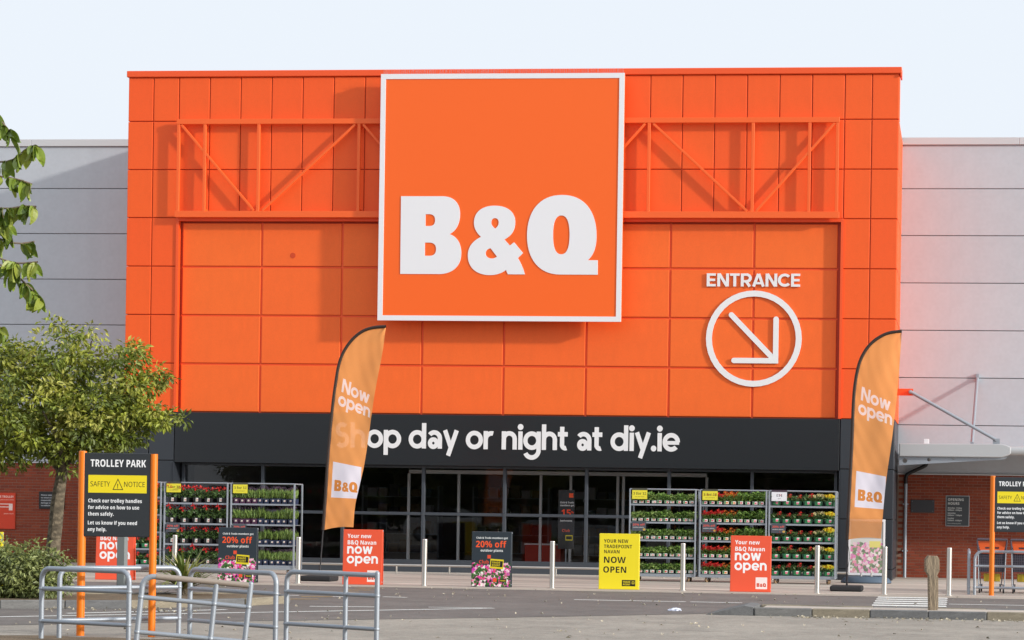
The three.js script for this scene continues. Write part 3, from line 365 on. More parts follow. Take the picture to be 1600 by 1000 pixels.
{ // near tree whose twigs hang into the picture at the upper left
  const t = thing('overhanging_tree', 'near tree whose leafy twigs hang in from the upper left', 'tree', [-8.2, 0, 39.3]), bp = (x, y, z = 0) => V(-5.23 + x * 0.0036 + 8.2, 3.75 - (y - 180) * 0.00347, z);
  mesh('trunk', limb([V(0, 0, 0), V(0.05, 1.5, 0), V(-0.05, 3, 0), V(0.1, 4.6, 0)], 0.16, 0.09), M.bark, t);
  mesh('branch', limb([V(0, 3.2, 0), V(0.9, 3.7, 0.1), V(1.8, 3.75, 0.05), V(2.72, 3.55, 0)], 0.06, 0.014), M.bark, t);
  mesh('branch', limb([V(0, 2.4, 0), V(1.0, 2.9, -0.1), V(1.9, 3.05, -0.05), V(2.74, 2.95, 0)], 0.05, 0.012), M.bark, t);
  mesh('crown', crown([[0.2, 4.6, 0, 1.2, 1.0, 1.3], [0.9, 4.3, 0, 1.0, 0.8, 1.0], [-0.9, 4.2, 0, 1.1, 0.9, 1.1], [1.3, 3.7, 0, 0.7, 0.4, 0.7]], 60, 16, 0.12, 41), M.leaf, t);
  const q = rng(55), leafM = [[0.18, 0.26, 0.022], [0.25, 0.34, 0.035], [0.13, 0.2, 0.022], [0.33, 0.38, 0.05]].map(c => new THREE.MeshPhysicalMaterial({ color: new THREE.Color().setRGB(...c), roughness: 0.45, transmission: 0.35, thickness: 0, side: THREE.DoubleSide }));
  const leafG = [0, 1].map(v => { const n = 6, pos = []; const P = (i, s) => { const x = i / n, w = 0.024 * Math.pow(Math.sin(Math.PI * Math.pow(x, 0.72)), 0.8) + 0.0005; return [s * w, -x * 0.1, 0.012 * Math.abs(s) + 0.014 * (v ? 1 : -1) * Math.sin(x * 2.6)]; }; for (let i = 0; i < n; i++) for (const s of [-1, 1]) { const A = P(i, 0), B = P(i, s), C = P(i + 1, s), D = P(i + 1, 0); if (s < 0) pos.push(...A, ...C, ...B, ...A, ...D, ...C); else pos.push(...A, ...B, ...C, ...A, ...C, ...D); } const g = new THREE.BufferGeometry(); g.setAttribute('position', new THREE.Float32BufferAttribute(pos, 3)); g.setAttribute('uv', new THREE.Float32BufferAttribute(new Array(pos.length / 3 * 2).fill(0), 2)); g.computeVertexNormals(); return g; });
  const twigs = [[[[-75, 150], [-20, 172], [0, 192], [14, 212]], 9], [[[-75, 215], [-20, 250], [25, 255], [55, 236], [70, 233]], 12], [[[-70, 265], [-20, 272], [20, 278], [42, 285]], 7], [[[-75, 300], [-20, 322], [20, 328], [45, 325], [66, 326]], 13], [[[-75, 330], [-10, 370], [20, 378], [42, 374]], 6], [[[-75, 370], [-10, 400], [30, 412], [62, 410]], 8], [[[-75, 365], [-15, 405], [15, 425], [40, 447], [58, 468]], 13], [[[-75, 430], [-35, 490], [-10, 505], [8, 515]], 8], [[[-75, 260], [-40, 300], [-5, 340], [5, 365]], 9], [[[-75, 345], [-30, 380], [-8, 430], [5, 445]], 8]];
  twigs.forEach(([pts, n], i) => {
    const z = rr(-0.12, 0.12), c = new THREE.CatmullRomCurve3(pts.map(([x, y], k) => bp(x, y, z * (k + 1) / pts.length))), br = mesh('twig', new THREE.TubeGeometry(c, 14, 0.0055, 6), M.twig, t);
    for (let k = 0; k < n * 1.7; k++) { const p = c.getPoint(0.3 + 0.7 * Math.pow(q(), 0.7)), m = mesh('leaf', leafG[k % 2], leafM[Math.floor(q() * 4)], br), s = 0.7 + 0.5 * q(); m.position.copy(p); m.rotation.set((q() - 0.5) * 1.0, (q() - 0.5) * 2.6, (q() - 0.42) * 1.5); m.scale.set(s, s, s); }
  });
}

// ---------------------------------------------------------------- printed boards on the pavement
const LX = ctx => (s, x, y, px, colour, weight = 'bold', sx = 1) => { ctx.save(); ctx.translate(x, y); ctx.scale(sx, 1); ctx.fillStyle = colour; ctx.font = `${weight} ${px}px sans-serif`; ctx.fillText(s, 0, 0); ctx.restore(); };
const openRed = canvasTex(384, 528, (c, w, h) => { c.fillStyle = '#f45c3a'; c.fillRect(0, 0, w, h); const T = LX(c); T('Your new', 38, 78, 54, '#fff', 'bold', 0.98); T('B&Q Navan', 36, 142, 55, '#fff', 'bold', 0.98); c.strokeStyle = c.fillStyle = '#fff'; inkStroke(c, 'now', 36, 232, 72, 0.07, 0.27); inkStroke(c, 'open', 36, 326, 72, 0.07, 0.27); c.fillStyle = '#fdeee8'; c.fillRect(244, 392, 112, 112); inkMark(c, 244, 392, 112, 112, '#d8431f'); });
const openYellow = canvasTex(384, 528, (c, w, h) => { c.fillStyle = '#f6e020'; c.fillRect(0, 0, w, h); const T = LX(c); T('YOUR NEW', 40, 84, 46, '#15140c'); T('TRADEPOINT', 40, 136, 46, '#15140c', 'bold', 0.98); T('NAVAN', 40, 186, 46, '#15140c'); T('NOW', 36, 278, 82, '#15140c', 'bold', 1.1); T('OPEN', 34, 372, 82, '#15140c', 'bold', 1.08); c.fillStyle = '#15140c'; c.fillRect(224, 440, 132, 60); T('TRADE', 234, 467, 24, '#f6e020'); T('POINT', 234, 491, 24, '#f6e020'); c.strokeStyle = '#f6e020'; c.lineWidth = 5; c.strokeRect(324, 456, 20, 20); });
function flowersPrint(c, x0, y0, w, h, seed, n) { const q = rng(seed); for (let i = 0; i < n; i++) { const x = x0 + q() * w, y = y0 + q() * h, k = q(); c.fillStyle = k < 0.3 ? '#3f6a2a' : k < 0.42 ? '#1f3d1c' : k < 0.72 ? `rgb(${205 + q() * 40},${40 + q() * 80},${120 + q() * 60})` : k < 0.9 ? '#f3b9cf' : '#f6efe6'; for (let j = 0; j < 5; j++) { c.beginPath(); c.arc(x + Math.cos(j * 1.256) * 7, y + Math.sin(j * 1.256) * 7, 3 + q() * 7, 0, 7); c.fill(); } } }
const offDark = canvasTex(384, 528, (c, w, h) => { c.fillStyle = '#2a343c'; c.fillRect(0, 0, w, h); flowersPrint(c, 0, 300, 384, 228, 5, 620); c.fillStyle = '#2a343c'; c.fillRect(60, 210, 320, 60); const T = LX(c); T('Club & Trade members get', 38, 66, 25, '#f2f2ee', 'bold', 0.98); T('20% off', 32, 148, 84, '#ff5a24', 'bold', 1.0); T('outdoor plants', 82, 190, 32, '#f2f2ee', 'bold', 0.98); c.fillStyle = '#f0512f'; c.fillRect(152, 222, 34, 34); c.fillStyle = '#2a343c'; c.fillRect(60, 262, 120, 52); T('Club', 68, 306, 46, '#e8512c'); c.save(); c.translate(184, 258); c.rotate(0.06); c.fillStyle = '#e9d21e'; c.fillRect(0, 0, 132, 92); c.fillStyle = '#191a12'; c.fillRect(8, 16, 116, 58); c.restore(); T('TRADE', 198, 304, 27, '#e9d21e'); T('POINT', 198, 330, 27, '#e9d21e'); c.fillStyle = '#f0512f'; c.fillRect(212, 446, 36, 36); c.fillStyle = '#191a12'; c.fillRect(276, 452, 70, 34); T('TRADE', 282, 475, 18, '#e9d21e'); });
const boardMats = { red: printed(openRed), yellow: printed(openYellow), dark: printed(offDark) }, boardEdge = { red: std([0.78, 0.09, 0.03], 0.5), yellow: std([0.8, 0.66, 0.02], 0.5), dark: std([0.03, 0.04, 0.05], 0.5) };
const boardG = new RoundedBoxGeometry(0.83, 1.145, 0.022, 2, 0.01), printG = new THREE.PlaneGeometry(0.81, 1.125);
function board(kind, x, label, y = 0.03, z = 8.5, lean = 0.035, turn = 0) {
  const t = thing('pavement_board', label, 'board', [x, y, z], 'printed boards standing on the pavement'); t.rotation.y = turn + 0.01;
  const f = mesh('front_panel', boardG, boardEdge[kind], t); f.position.set(0, 0.572, 0); f.rotation.x = -lean; const p = mesh('print', printG, boardMats[kind], f); p.position.z = 0.0125;
  const b = mesh('back_panel', boardG, boardEdge[kind], t); b.position.set(0, 0.572, -0.085); b.rotation.x = lean * 0.8;
  for (const s of [-1, 1]) { const hg = mesh('hinge', bx(-0.03, 0.03, -0.01, 0.012, -0.06, 0), M.darkSteel, t); hg.position.set(s * 0.3, 1.125, -0.02); for (const y of [0.03, 0.56]) { const k = mesh('corner_clip', rb(-0.012, 0.012, -0.012, 0.012, -0.016, 0.016, 0.004), M.galv, t); k.position.set(s * 0.41, y * 2, -0.05 * y * 1.6); k.rotation.x = -lean; } }
  return t;
}
board('red', -12.32, 'orange red pavement board reading now open beside the left feather flag');
board('dark', -9.6, 'charcoal 20% off board between two bollards before the middle glazing');
board('yellow', -6.94, 'yellow pavement board with black NOW OPEN lettering');
board('red', -4.23, 'orange red now open board in front of the right plant trolleys');
board('dark', -14.99, 'charcoal 20% off board in front of the lavender trolley', 0.03, 8.5);
board('red', -17.7, 'orange red board seen behind the left trolley park sign', 0.03, 8.35);
{ const t = board('yellow', -16.62, 'yellow board peeping above the bush at the left edge', 0.1, 16.6, 0.05, 0.25); t.children.forEach(c => { if (c.name === 'front_panel') c.children[0].material = printed(canvasTex(256, 352, (c2, w, h) => { c2.fillStyle = '#f2e11e'; c2.fillRect(0, 0, w, h); const T = LX(c2); T('PLANT,', 148, 100, 30, '#15140c'); })); }); t.position.y = -0.02; }

// poster stand on a water base
{
  const t = thing('poster_stand', 'white framed flower poster stand on a blue grey base by the dark pier', 'poster stand', [-2.17, 0.03, 1.95]);
  mesh('base', new THREE.LatheGeometry([[0, 0], [0.58, 0], [0.6, 0.04], [0.52, 0.13], [0.42, 0.16], [0, 0.16]].map(p => new THREE.Vector2(...p)), 28).scale(1, 1, 0.6), M.blueBase, t);
  mesh('mast', merge([rod(V(-0.12, 0.14, 0), V(-0.12, 0.24, 0), 0.03), rod(V(0.12, 0.14, 0), V(0.12, 0.24, 0), 0.03)]), M.steel, t);
  mesh('backing', bx(-0.39, 0.39, 0.24, 1.48, -0.015, 0.01), M.plasticGrey, t);
  for (const [a, b, c, d] of [[-0.43, 0.43, 1.44, 1.5], [-0.43, 0.43, 0.18, 0.24], [-0.43, -0.38, 0.24, 1.44], [0.38, 0.43, 0.24, 1.44]]) mesh('frame', rb(a, b, c, d, -0.025, 0.025, 0.008), M.white, t);
  mesh('poster', new THREE.PlaneGeometry(0.75, 1.19).translate(0, 0.84, 0.0135), printed(canvasTex(256, 400, (c, w, h) => { c.fillStyle = '#cfcfc9'; c.fillRect(0, 0, w, h); c.fillStyle = '#8d9290'; c.fillRect(0, 0, w, 130); flowersPrint(c, 0, 170, w, 230, 9, 420); c.fillStyle = '#e3d236'; c.fillRect(150, 150, 90, 50); c.fillStyle = 'rgba(235,232,228,0.45)'; c.fillRect(0, 0, w, h); }), 0.25), t);
}

// ---------------------------------------------------------------- bollards, posts
const bollard0 = new THREE.LatheGeometry([[0.001, 0], [0.075, 0], [0.075, 0.012], [0.052, 0.014], [0.052, 0.95], [0.049, 0.965], [0.044, 0.97], [0.001, 0.972]].map(p => new THREE.Vector2(...p)), 20);
const bollards = [[-19.1, 'steel bollard glimpsed between the bush and tree trunk', 8.4], [-16.3, 'steel bollard before the red geranium trolley'], [-13.65, 'steel bollard beside the lavender trolley and left flag base'], [-10.98, 'steel bollard right of the orange red board near the left flag'], [-8.3, 'steel bollard between the charcoal board and the yellow board'], [-5.6, 'steel bollard right of the yellow board'], [-2.86, 'steel bollard right of the right hand now open board'], [-1.5, 'steel bollard at the left corner of the striped crossing'], [-0.2, 'steel bollard at the right corner of the striped crossing']];
for (const [x, l, z = 8.62] of bollards) { const t = thing('bollard', l, 'bollard', [x, 0.03, z], 'steel bollards along the pavement edge'); mesh('shaft', bollard0, M.steel, t); mesh('base_plate', new THREE.CylinderGeometry(0.085, 0.085, 0.008, 20).translate(0, 0.004, 0), M.steel, t); t.rotation.z = rr(-0.012, 0.012); }
{ const t = thing('grey_post', 'plain grey square post behind the left trolley park sign', 'post', [-14.36, 0, 15.9]); mesh('shaft', rb(-0.07, 0.07, 0, 1.15, -0.07, 0.07, 0.012), std([0.2, 0.22, 0.22], 0.7), t); mesh('cap', rb(-0.078, 0.078, 1.15, 1.175, -0.078, 0.078, 0.01), M.galv, t); }
{ const t = thing('wooden_post', 'weathered wooden post with broad head on the kerbed island', 'post', [-0.42, 0.115, 16.85]); const s = new THREE.Shape([[-0.055, 0], [0.065, 0], [0.06, 0.56], [0.1, 0.64], [0.1, 0.82], [0.07, 0.87], [-0.07, 0.875], [-0.11, 0.82], [-0.11, 0.64], [-0.06, 0.56]].map(p => new THREE.Vector2(...p))); const m = mesh('post', new THREE.ExtrudeGeometry(s, { depth: 0.1, bevelEnabled: true, bevelSize: 0.008, bevelThickness: 0.012, bevelSegments: 2 }).translate(0, 0, -0.05), M.wood, t); t.rotation.set(0, 0.25, 0.02); mesh('side_board', rb(0.068, 0.09, 0.02, 0.55, -0.04, 0.04, 0.005), M.wood, t); }

// ---------------------------------------------------------------- feather flags
const flagPrint = canvasTex(384, 1536, (c, w, h) => {
  c.fillStyle = '#f4a159'; c.fillRect(0, 0, w, h); const q = rng(77); for (let i = 0; i < 5000; i++) { c.fillStyle = q() < 0.5 ? 'rgba(255,255,255,0.025)' : 'rgba(120,50,0,0.025)'; c.fillRect(q() * w, q() * h, 1 + q() * 3, 2 + q() * 10); }
  c.strokeStyle = c.fillStyle = '#fbe3dc'; c.save(); c.translate(48, 0); inkStroke(c, 'Now', 10, 600, 68, 0.04, 0.27); inkStroke(c, 'open', -6, 695, 68, 0.02, 0.27); c.restore();
  c.fillStyle = '#efe8f2'; c.fillRect(46, 1075, 238, 242); inkMark(c, 46, 1075, 238, 242, '#e08a3a');
});
const flagM = new THREE.MeshPhysicalMaterial({ map: flagPrint, roughness: 0.75, transparent: true, opacity: 0.9, side: THREE.DoubleSide });
function flag(label, z, poleP, edgeP, turn, seed) {
  const t = thing('feather_flag', label, 'flag', [poleP[0][0], 0.03, z], 'orange feather flags on the pavement'), ox = poleP[0][0], v2 = (p, dz = 0) => V(p[0] - ox, p[1] - 0.03, dz);
  mesh('base', merge([rb(-0.34, 0.34, 0, 0.12, -0.3, 0.3, 0.04, 3)]), M.rubber, t); mesh('spigot', rod(V(0, 0.1, 0), V(0, 0.35, 0), 0.022), M.darkSteel, t);
  const pc = new THREE.CatmullRomCurve3(poleP.map(p => v2(p))), ec = new THREE.CatmullRomCurve3(edgeP.map(p => v2(p)));
  mesh('pole', new THREE.TubeGeometry(pc, 60, 0.014, 8), M.darkSteel, t);
  const t0 = 0.17, NU = 26, NV = 90, pos = [], uv = [], idx = [], q = rng(seed), ph = [q() * 6, q() * 6, q() * 6];
  for (let j = 0; j <= NV; j++) {
    const f = j / NV, a = pc.getPointAt(t0 + (1 - t0) * f), b = ec.getPointAt(f), wd = a.distanceTo(b);
    for (let i = 0; i <= NU; i++) {
      const s = i / NU, p = a.clone().lerp(b, s), env = Math.sin(Math.min(1, s * 1.3) * 1.57) * (0.4 + 0.6 * s);
      const zz = env * (0.022 * Math.sin(s * 4 + f * 7 + ph[0]) + 0.007 * Math.sin(s * 9 - f * 17 + ph[1]) + 0.0022 * Math.sin(f * 60 + s * 16 + ph[2])) + 0.004 * Math.sin(f * 75 + s * 22) * Math.exp(-s * 5);
      p.y += -0.2 * Math.sin(Math.PI * s) * Math.max(0, 0.06 - f) * -8 * 0.35; pos.push(p.x, p.y, zz); uv.push(s * wd / 1.02, f);
    }
  }
  for (let j = 0; j < NV; j++) for (let i = 0; i < NU; i++) { const k = j * (NU + 1) + i; idx.push(k, k + 1, k + NU + 2, k, k + NU + 2, k + NU + 1); }
  const g = new THREE.BufferGeometry(); g.setAttribute('position', new THREE.Float32BufferAttribute(pos, 3)); g.setAttribute('uv', new THREE.Float32BufferAttribute(uv, 2)); g.setIndex(idx); g.computeVertexNormals(); mesh('sail', g, flagM, t);
  const sl = []; for (let j = 0; j <= 40; j++) sl.push(pc.getPointAt(t0 + (1 - t0) * j / 40)); mesh('sleeve', tube(sl, 0.034, 80, 8), std([0.035, 0.02, 0.014], 0.7), t);
  mesh('tether', tube([pc.getPointAt(t0), V(0.05, 0.75, 0.03), V(0.02, 0.5, 0.03)], 0.006, 10, 5), M.black, t);
  return t;
}
flag('left orange feather flag leaning across the dark fascia lettering', 6.9, [[-13.74, 0.1], [-13.68, 1.04], [-13.63, 1.9], [-13.58, 2.9], [-13.45, 4.28], [-13.34, 4.84], [-13.15, 5.18], [-12.88, 5.42], [-12.61, 5.51], [-12.36, 5.53]], [[-13.0, 1.2], [-12.97, 1.67], [-12.78, 2.64], [-12.59, 4.02], [-12.42, 4.95], [-12.36, 5.5]], 0, 3);
flag('right orange feather flag before the dark pier and poster stand', 7.1, [[-2.34, 0.1], [-2.35, 1.0], [-2.32, 1.9], [-2.28, 3.03], [-2.23, 4.37], [-2.11, 4.91], [-1.9, 5.23], [-1.59, 5.43], [-1.27, 5.49]], [[-1.64, 1.14], [-1.56, 2.24], [-1.43, 3.31], [-1.33, 4.38], [-1.27, 5.46]], 0, 8);

// ---------------------------------------------------------------- trolley park signs
const parkPrint = canvasTex(512, 576, (c, w, h) => {
  c.fillStyle = '#2e3236'; c.fillRect(0, 0, w, h); const T = LX(c); T('TROLLEY PARK', 44, 92, 70, '#fff', 'bold', 0.9); c.fillStyle = '#f5de1e'; c.fillRect(30, 150, 458, 124);
  T('SAFETY', 44, 230, 50, '#2a2712', 'normal', 0.98); T('NOTICE', 306, 230, 50, '#2a2712', 'normal', 0.98); c.strokeStyle = '#2a2712'; c.lineWidth = 5; c.beginPath(); c.moveTo(262, 178); c.lineTo(300, 250); c.lineTo(224, 250); c.closePath(); c.stroke(); T('!', 254, 242, 44, '#2a2712');
  ['Check our trolley handles', 'for advice on how to use', 'them safely.'].forEach((s, i) => T(s, 30, 342 + i * 46, 36, '#fff', 'bold', 0.95)); ['Let us know if you need', 'any help.'].forEach((s, i) => T(s, 28, 496 + i * 46, 36, '#fff', 'bold', 0.95));
});
function parkSign(label, x, z, turn) {
  const t = thing('trolley_park_sign', label, 'sign', [x, 0, z], 'trolley park notices on orange posts'); t.rotation.y = turn;
  mesh('post', merge([new THREE.CylinderGeometry(0.048, 0.048, 2.28, 18).translate(0, 1.14, 0), new THREE.SphereGeometry(0.048, 12, 6).scale(1, 0.2, 1).translate(0, 2.28, 0)]), M.postOrange, t);
  mesh('post', merge([new THREE.CylinderGeometry(0.044, 0.044, 2.26, 18).translate(0.895, 1.13, 0)]), M.postOrange, t);
  mesh('panel', rb(0.035, 0.86, 1.23, 2.265, -0.015, 0.03, 0.008), std([0.028, 0.031, 0.036], 0.5), t); mesh('print', new THREE.PlaneGeometry(0.82, 1.02).translate(0.4475, 1.7475, 0.0335), printed(parkPrint, 0.5), t);
  return t;
}
parkSign('left trolley park safety notice on two orange posts among the hoops', -10.82, 25.55, 0.05);
parkSign('right trolley park safety notice above the parked shopping trolleys', 0.66, 8.0, 0.02).scale.set(1.08, 1.08, 1.08);

// ---------------------------------------------------------------- hoop barriers
function hoop(label, x0, z0, x1, z1, H, opts = {}) {
  const t = thing('hoop_barrier', label, 'barrier', [x0, 0, z0], 'galvanised tube hoop barriers'), L = Math.hypot(x1 - x0, z1 - z0), r = 0.03, c = opts.corner ?? 0.12; t.rotation.y = -Math.atan2(z1 - z0, x1 - x0); if (opts.tilt) t.rotation.z = opts.tilt;
  const arc = []; for (let k = 0; k <= 6; k++) { const a = Math.PI - k * Math.PI / 12; arc.push(V(c + c * Math.cos(a), H - c + c * Math.sin(a), 0)); }
  const end = opts.square ? [V(L - 0.06, H, 0), V(L, H, 0)] : arc.map(p => V(L - p.x, p.y, 0)).reverse();
  const path = new THREE.CurvePath(); const pts = [V(0, -0.06, 0), ...arc, ...end]; if (!opts.square) pts.push(V(L, -0.06, 0)); for (let k = 0; k + 1 < pts.length; k++) path.add(new THREE.LineCurve3(pts[k], pts[k + 1]));
  const upright = mesh('hoop', merge(pts.slice(0, -1).map((p, k) => rod(p, pts[k + 1], r, r, 12)).concat(pts.slice(1, -1).map(p => sphere(p.x, p.y, p.z, r, 10)))), opts.worn ? M.galv : M.galv, t);
  if (opts.worn) mesh('worn_top', rod(V(0.14, H + 0.003, 0), V(L - 0.02, H + 0.003, 0), r + 0.003, r + 0.003, 12), M.galvWorn, t);
  if (opts.square) mesh('upright', merge([rod(V(L, -0.06, 0), V(L, H + 0.02, 0), r, r, 12), sphere(L, H + 0.02, 0, r)]), M.galv, t);
  if (opts.mid) mesh('upright', rod(V(L * opts.mid, -0.06, 0), V(L * opts.mid, H, 0), r * 0.95, r * 0.95, 12), M.galv, t);
  for (const y of opts.rails ?? [0.22, 0.61]) { mesh('rail', merge([rod(V(0, y, 0), V(L, y, 0), r * 0.86, r * 0.86, 12), ...[0, L, ...(opts.mid ? [L * opts.mid] : [])].map(x => sphere(x, y, 0, r * 1.2, 8))]), M.galv, t); }
  return t;
}
hoop('front left hoop barrier before the left orange post', -10.97, 26.31, -9.66, 26.85, 0.85);
hoop('hoop barrier passing behind the orange sign posts', -10.82, 26.15, -9.72, 25.15, 0.85);
hoop('leaning hoop barrier with brown worn top rail', -9.1, 28.0, -7.98, 27.68, 0.85, { tilt: -0.09, worn: true, mid: 0.68, square: true });
hoop('rounded hoop barrier behind the leaning one', -9.42, 25.56, -7.98, 26.6, 0.85);
hoop('rightmost foreground hoop barrier with a square right corner', -8.1, 25.86, -6.76, 26.62, 0.85, { square: true, mid: 0.66 });

// ---------------------------------------------------------------- shopping trolleys and their bay at the right
hoop('long tube barrier in front of the shopping trolleys', 0.32, 7.75, 3.6, 7.75, 0.92, { rails: [0.18, 0.62], corner: 0.16 });
hoop('tube barrier end closing the left side of the trolley bay', 0.2, 7.7, 0.2, 5.9, 0.92, { rails: [0.18, 0.62], corner: 0.16 });
function cart(x, label) {
  const t = thing('shopping_trolley', label, 'trolley', [x, 0.03, 6.75], 'shopping trolleys parked in the bay'), W = 0.3;
  const wires = []; const at = (s, y, d) => V(s * (W - 0.03 * (1 - y) - 0.05 * d), 0.45 + y * 0.5 + 0.02 * d, -d * 0.85);
  for (let k = 0; k <= 14; k++) { const s = -1 + k / 7; wires.push(rod(at(s, 0, 0), at(s, 1, 0), 0.004, 0.004, 4), rod(at(s, 0, 1), at(s, 1, 1), 0.004, 0.004, 4)); }
  for (let k = 0; k <= 9; k++) { const y = k / 9; for (const d of [0, 1]) wires.push(rod(at(-1, y, d), at(1, y, d), 0.004, 0.004, 4)); for (const s of [-1, 1]) wires.push(rod(at(s, y, 0), at(s, y, 1), 0.004, 0.004, 4)); }
  for (let k = 0; k <= 20; k++) for (const s of [-1, 1]) wires.push(rod(at(s, 0, k / 20), at(s, 1, k / 20), 0.004, 0.004, 4)); for (let k = 0; k <= 16; k++) wires.push(rod(at(-1, 0, k / 16), at(1, 0, k / 16), 0.004, 0.004, 4));
  mesh('basket', merge(wires), M.plasticGrey, t).userData.kind = 'stuff';
  for (const s of [-1, 1]) mesh('side_panel', rb(-0.42, 0.42, 0.5, 0.9, -0.006, 0.006, 0.004).rotateY(Math.PI / 2).translate(s * 0.255, 0, -0.43), std([0.045, 0.042, 0.06], 0.7), t);
  mesh('basket_rim', merge([rod(at(-1, 1, 0), at(1, 1, 0), 0.014), rod(at(-1, 1, 0), at(-1, 1, 1), 0.014), rod(at(1, 1, 0), at(1, 1, 1), 0.014), rod(at(-1, 1, 1), at(1, 1, 1), 0.014)]), M.plasticGrey, t);
  mesh('back_panel', rb(-0.28, 0.28, 0.46, 0.84, -0.03, -0.012, 0.008), std([0.045, 0.042, 0.06], 0.7), t);
  { const s = new THREE.Shape([[-0.29, 1.1], [0.29, 1.1], [0.23, 0.86], [-0.23, 0.86]].map(p => new THREE.Vector2(...p))), h = new THREE.Path([[-0.15, 0.99], [0.15, 0.99], [0.14, 0.95], [-0.14, 0.95]].map(p => new THREE.Vector2(...p))); s.holes.push(h); mesh('seat_flap', new THREE.ExtrudeGeometry(s, { depth: 0.02, bevelEnabled: true, bevelSize: 0.006, bevelThickness: 0.006, bevelSegments: 2 }).translate(0, -0.02, 0.004), std([0.8, 0.12, 0.02], 0.5), t); }
  mesh('handle', merge([rod(V(-0.31, 1.13, 0.08), V(0.31, 1.13, 0.08), 0.02), rod(V(-0.29, 0.9, 0), V(-0.31, 1.13, 0.08), 0.016), rod(V(0.29, 0.9, 0), V(0.31, 1.13, 0.08), 0.016)]), M.plasticGrey, t);
  for (const s of [-1, 1]) mesh('frame_tube', merge([rod(V(s * 0.27, 0.16, 0.02), V(s * 0.29, 0.92, 0.0), 0.013), rod(V(s * 0.27, 0.16, 0.02), V(s * 0.22, 0.16, -0.85), 0.013), rod(V(s * 0.22, 0.16, -0.85), V(s * 0.25, 0.48, -0.6), 0.012)]), M.galv, t);
  mesh('lower_tray', rb(-0.16, 0.18, 0.24, 0.4, -0.5, -0.1, 0.01), std([0.5, 0.36, 0.02], 0.6), t);
  for (const [wx, wz] of [[-0.25, 0.0], [0.25, 0.0], [-0.2, -0.8], [0.2, -0.8]]) { const w = mesh('castor', merge([new THREE.CylinderGeometry(0.062, 0.062, 0.03, 16).rotateZ(Math.PI / 2).translate(wx, 0.062, wz)]), M.rubber, t); mesh('hub', new THREE.CylinderGeometry(0.03, 0.03, 0.036, 12).rotateZ(Math.PI / 2).translate(wx, 0.062, wz), M.galv, w); mesh('fork', bx(wx - 0.022, wx + 0.022, 0.1, 0.17, wz - 0.02, wz + 0.02), M.galv, w); }
}
cart(0.68, 'left shopping trolley with orange seat flap behind the orange post'); cart(1.38, 'second shopping trolley with orange flap at the right edge'); cart(2.08, 'third shopping trolley beyond the right edge of the bay');

// ---------------------------------------------------------------- plant trolleys and their plants
const cardTex = (bg, head, txt, col, sub) => printed(canvasTex(128, 96, (c, w, h) => { c.fillStyle = bg; c.fillRect(0, 0, w, h); c.fillStyle = head; c.fillRect(0, 0, w, 18); c.fillStyle = col; c.textAlign = 'center'; c.font = 'bold 30px serif'; c.fillText(txt, w / 2, 58); c.font = '12px sans-serif'; c.fillText(sub, w / 2, 80); }));
const cards = { yellow: cardTex('#e6da3a', '#4a4a40', '3 for 12', '#4d4a1c', 'mix and match'), white: cardTex('#e9e9ee', '#4a3a48', '£14', '#4b4650', 'each'), dark: printed(canvasTex(128, 96, (c, w, h) => { c.fillStyle = '#4a5058'; c.fillRect(0, 0, w, h); c.fillStyle = '#e0584a'; c.font = 'bold 30px sans-serif'; c.fillText('20% off', 8, 40); c.fillStyle = '#d5d5d5'; c.font = 'bold 14px sans-serif'; c.fillText('outdoor plants', 10, 62); c.fillStyle = '#c9a24a'; c.beginPath(); c.arc(112, 80, 12, 0, 7); c.fill(); })) };
const TW = 1.52, TD = 0.56;
function trolley(label, x, shelves, card, dz = 0) {
  const t = thing('plant_trolley', label, 'plant trolley', [x, 0.03, 3.1 + dz], 'galvanised plant trolleys before the glazing'), z0 = -TD / 2, z1 = TD / 2, H = 2.15;
  for (const sx of [-1, 1]) for (const z of [z0, z1]) mesh('post', rb(sx * TW / 2 - 0.018, sx * TW / 2 + 0.018, 0.12, H - 0.03, z - 0.018, z + 0.018, 0.004), M.galv, t);
  mesh('top_bar', rod(V(-TW / 2, H - 0.03, z1), V(TW / 2, H - 0.03, z1), 0.016), M.galv, t); mesh('top_bar', rod(V(-TW / 2, H - 0.03, z0), V(TW / 2, H - 0.03, z0), 0.016), M.galv, t);
  for (const sx of [-1, 1]) mesh('side_bar', rod(V(sx * TW / 2, H - 0.03, z0), V(sx * TW / 2, H - 0.03, z1), 0.014), M.galv, t);
  for (const y of shelves) { const s = mesh('shelf', bx(-TW / 2 + 0.02, TW / 2 - 0.02, y - 0.012, y, z0 + 0.02, z1 - 0.02), M.galv, t); mesh('lip', bx(-TW / 2 + 0.02, TW / 2 - 0.02, y - 0.028, y + 0.012, z1 - 0.02, z1 - 0.008), M.galv, s); }
  mesh('base', rb(-TW / 2, TW / 2, 0.11, shelves[0] - 0.03, z0, z1, 0.008), M.galv, t);
  for (const [a, b] of [[-1, -1], [1, -1], [-1, 1], [1, 1]]) { const w = mesh('castor', new THREE.CylinderGeometry(0.06, 0.06, 0.035, 16).rotateZ(Math.PI / 2).rotateY(0.5 * a).translate(a * 0.6, 0.06, b * 0.2), M.castor, t); mesh('fork', bx(a * 0.6 - 0.03, a * 0.6 + 0.03, 0.06, 0.11, b * 0.2 - 0.02, b * 0.2 + 0.02), M.galv, w); }
  const put = (m, px, py, w, h) => { const c = mesh('price_card', bx(px, px + w, py - h, py, z1 + 0.022, z1 + 0.028), M.black, t); mesh('print', new THREE.PlaneGeometry(w, h).translate(px + w / 2, py - h / 2, z1 + 0.0295), m, c); };
  put(cards[card], -TW / 2 + 0.05, H - 0.01, 0.35, 0.25); put(cards.dark, -TW / 2 + 0.05, shelves[shelves.length - 2] + 0.005, 0.33, 0.21);
  return t;
}
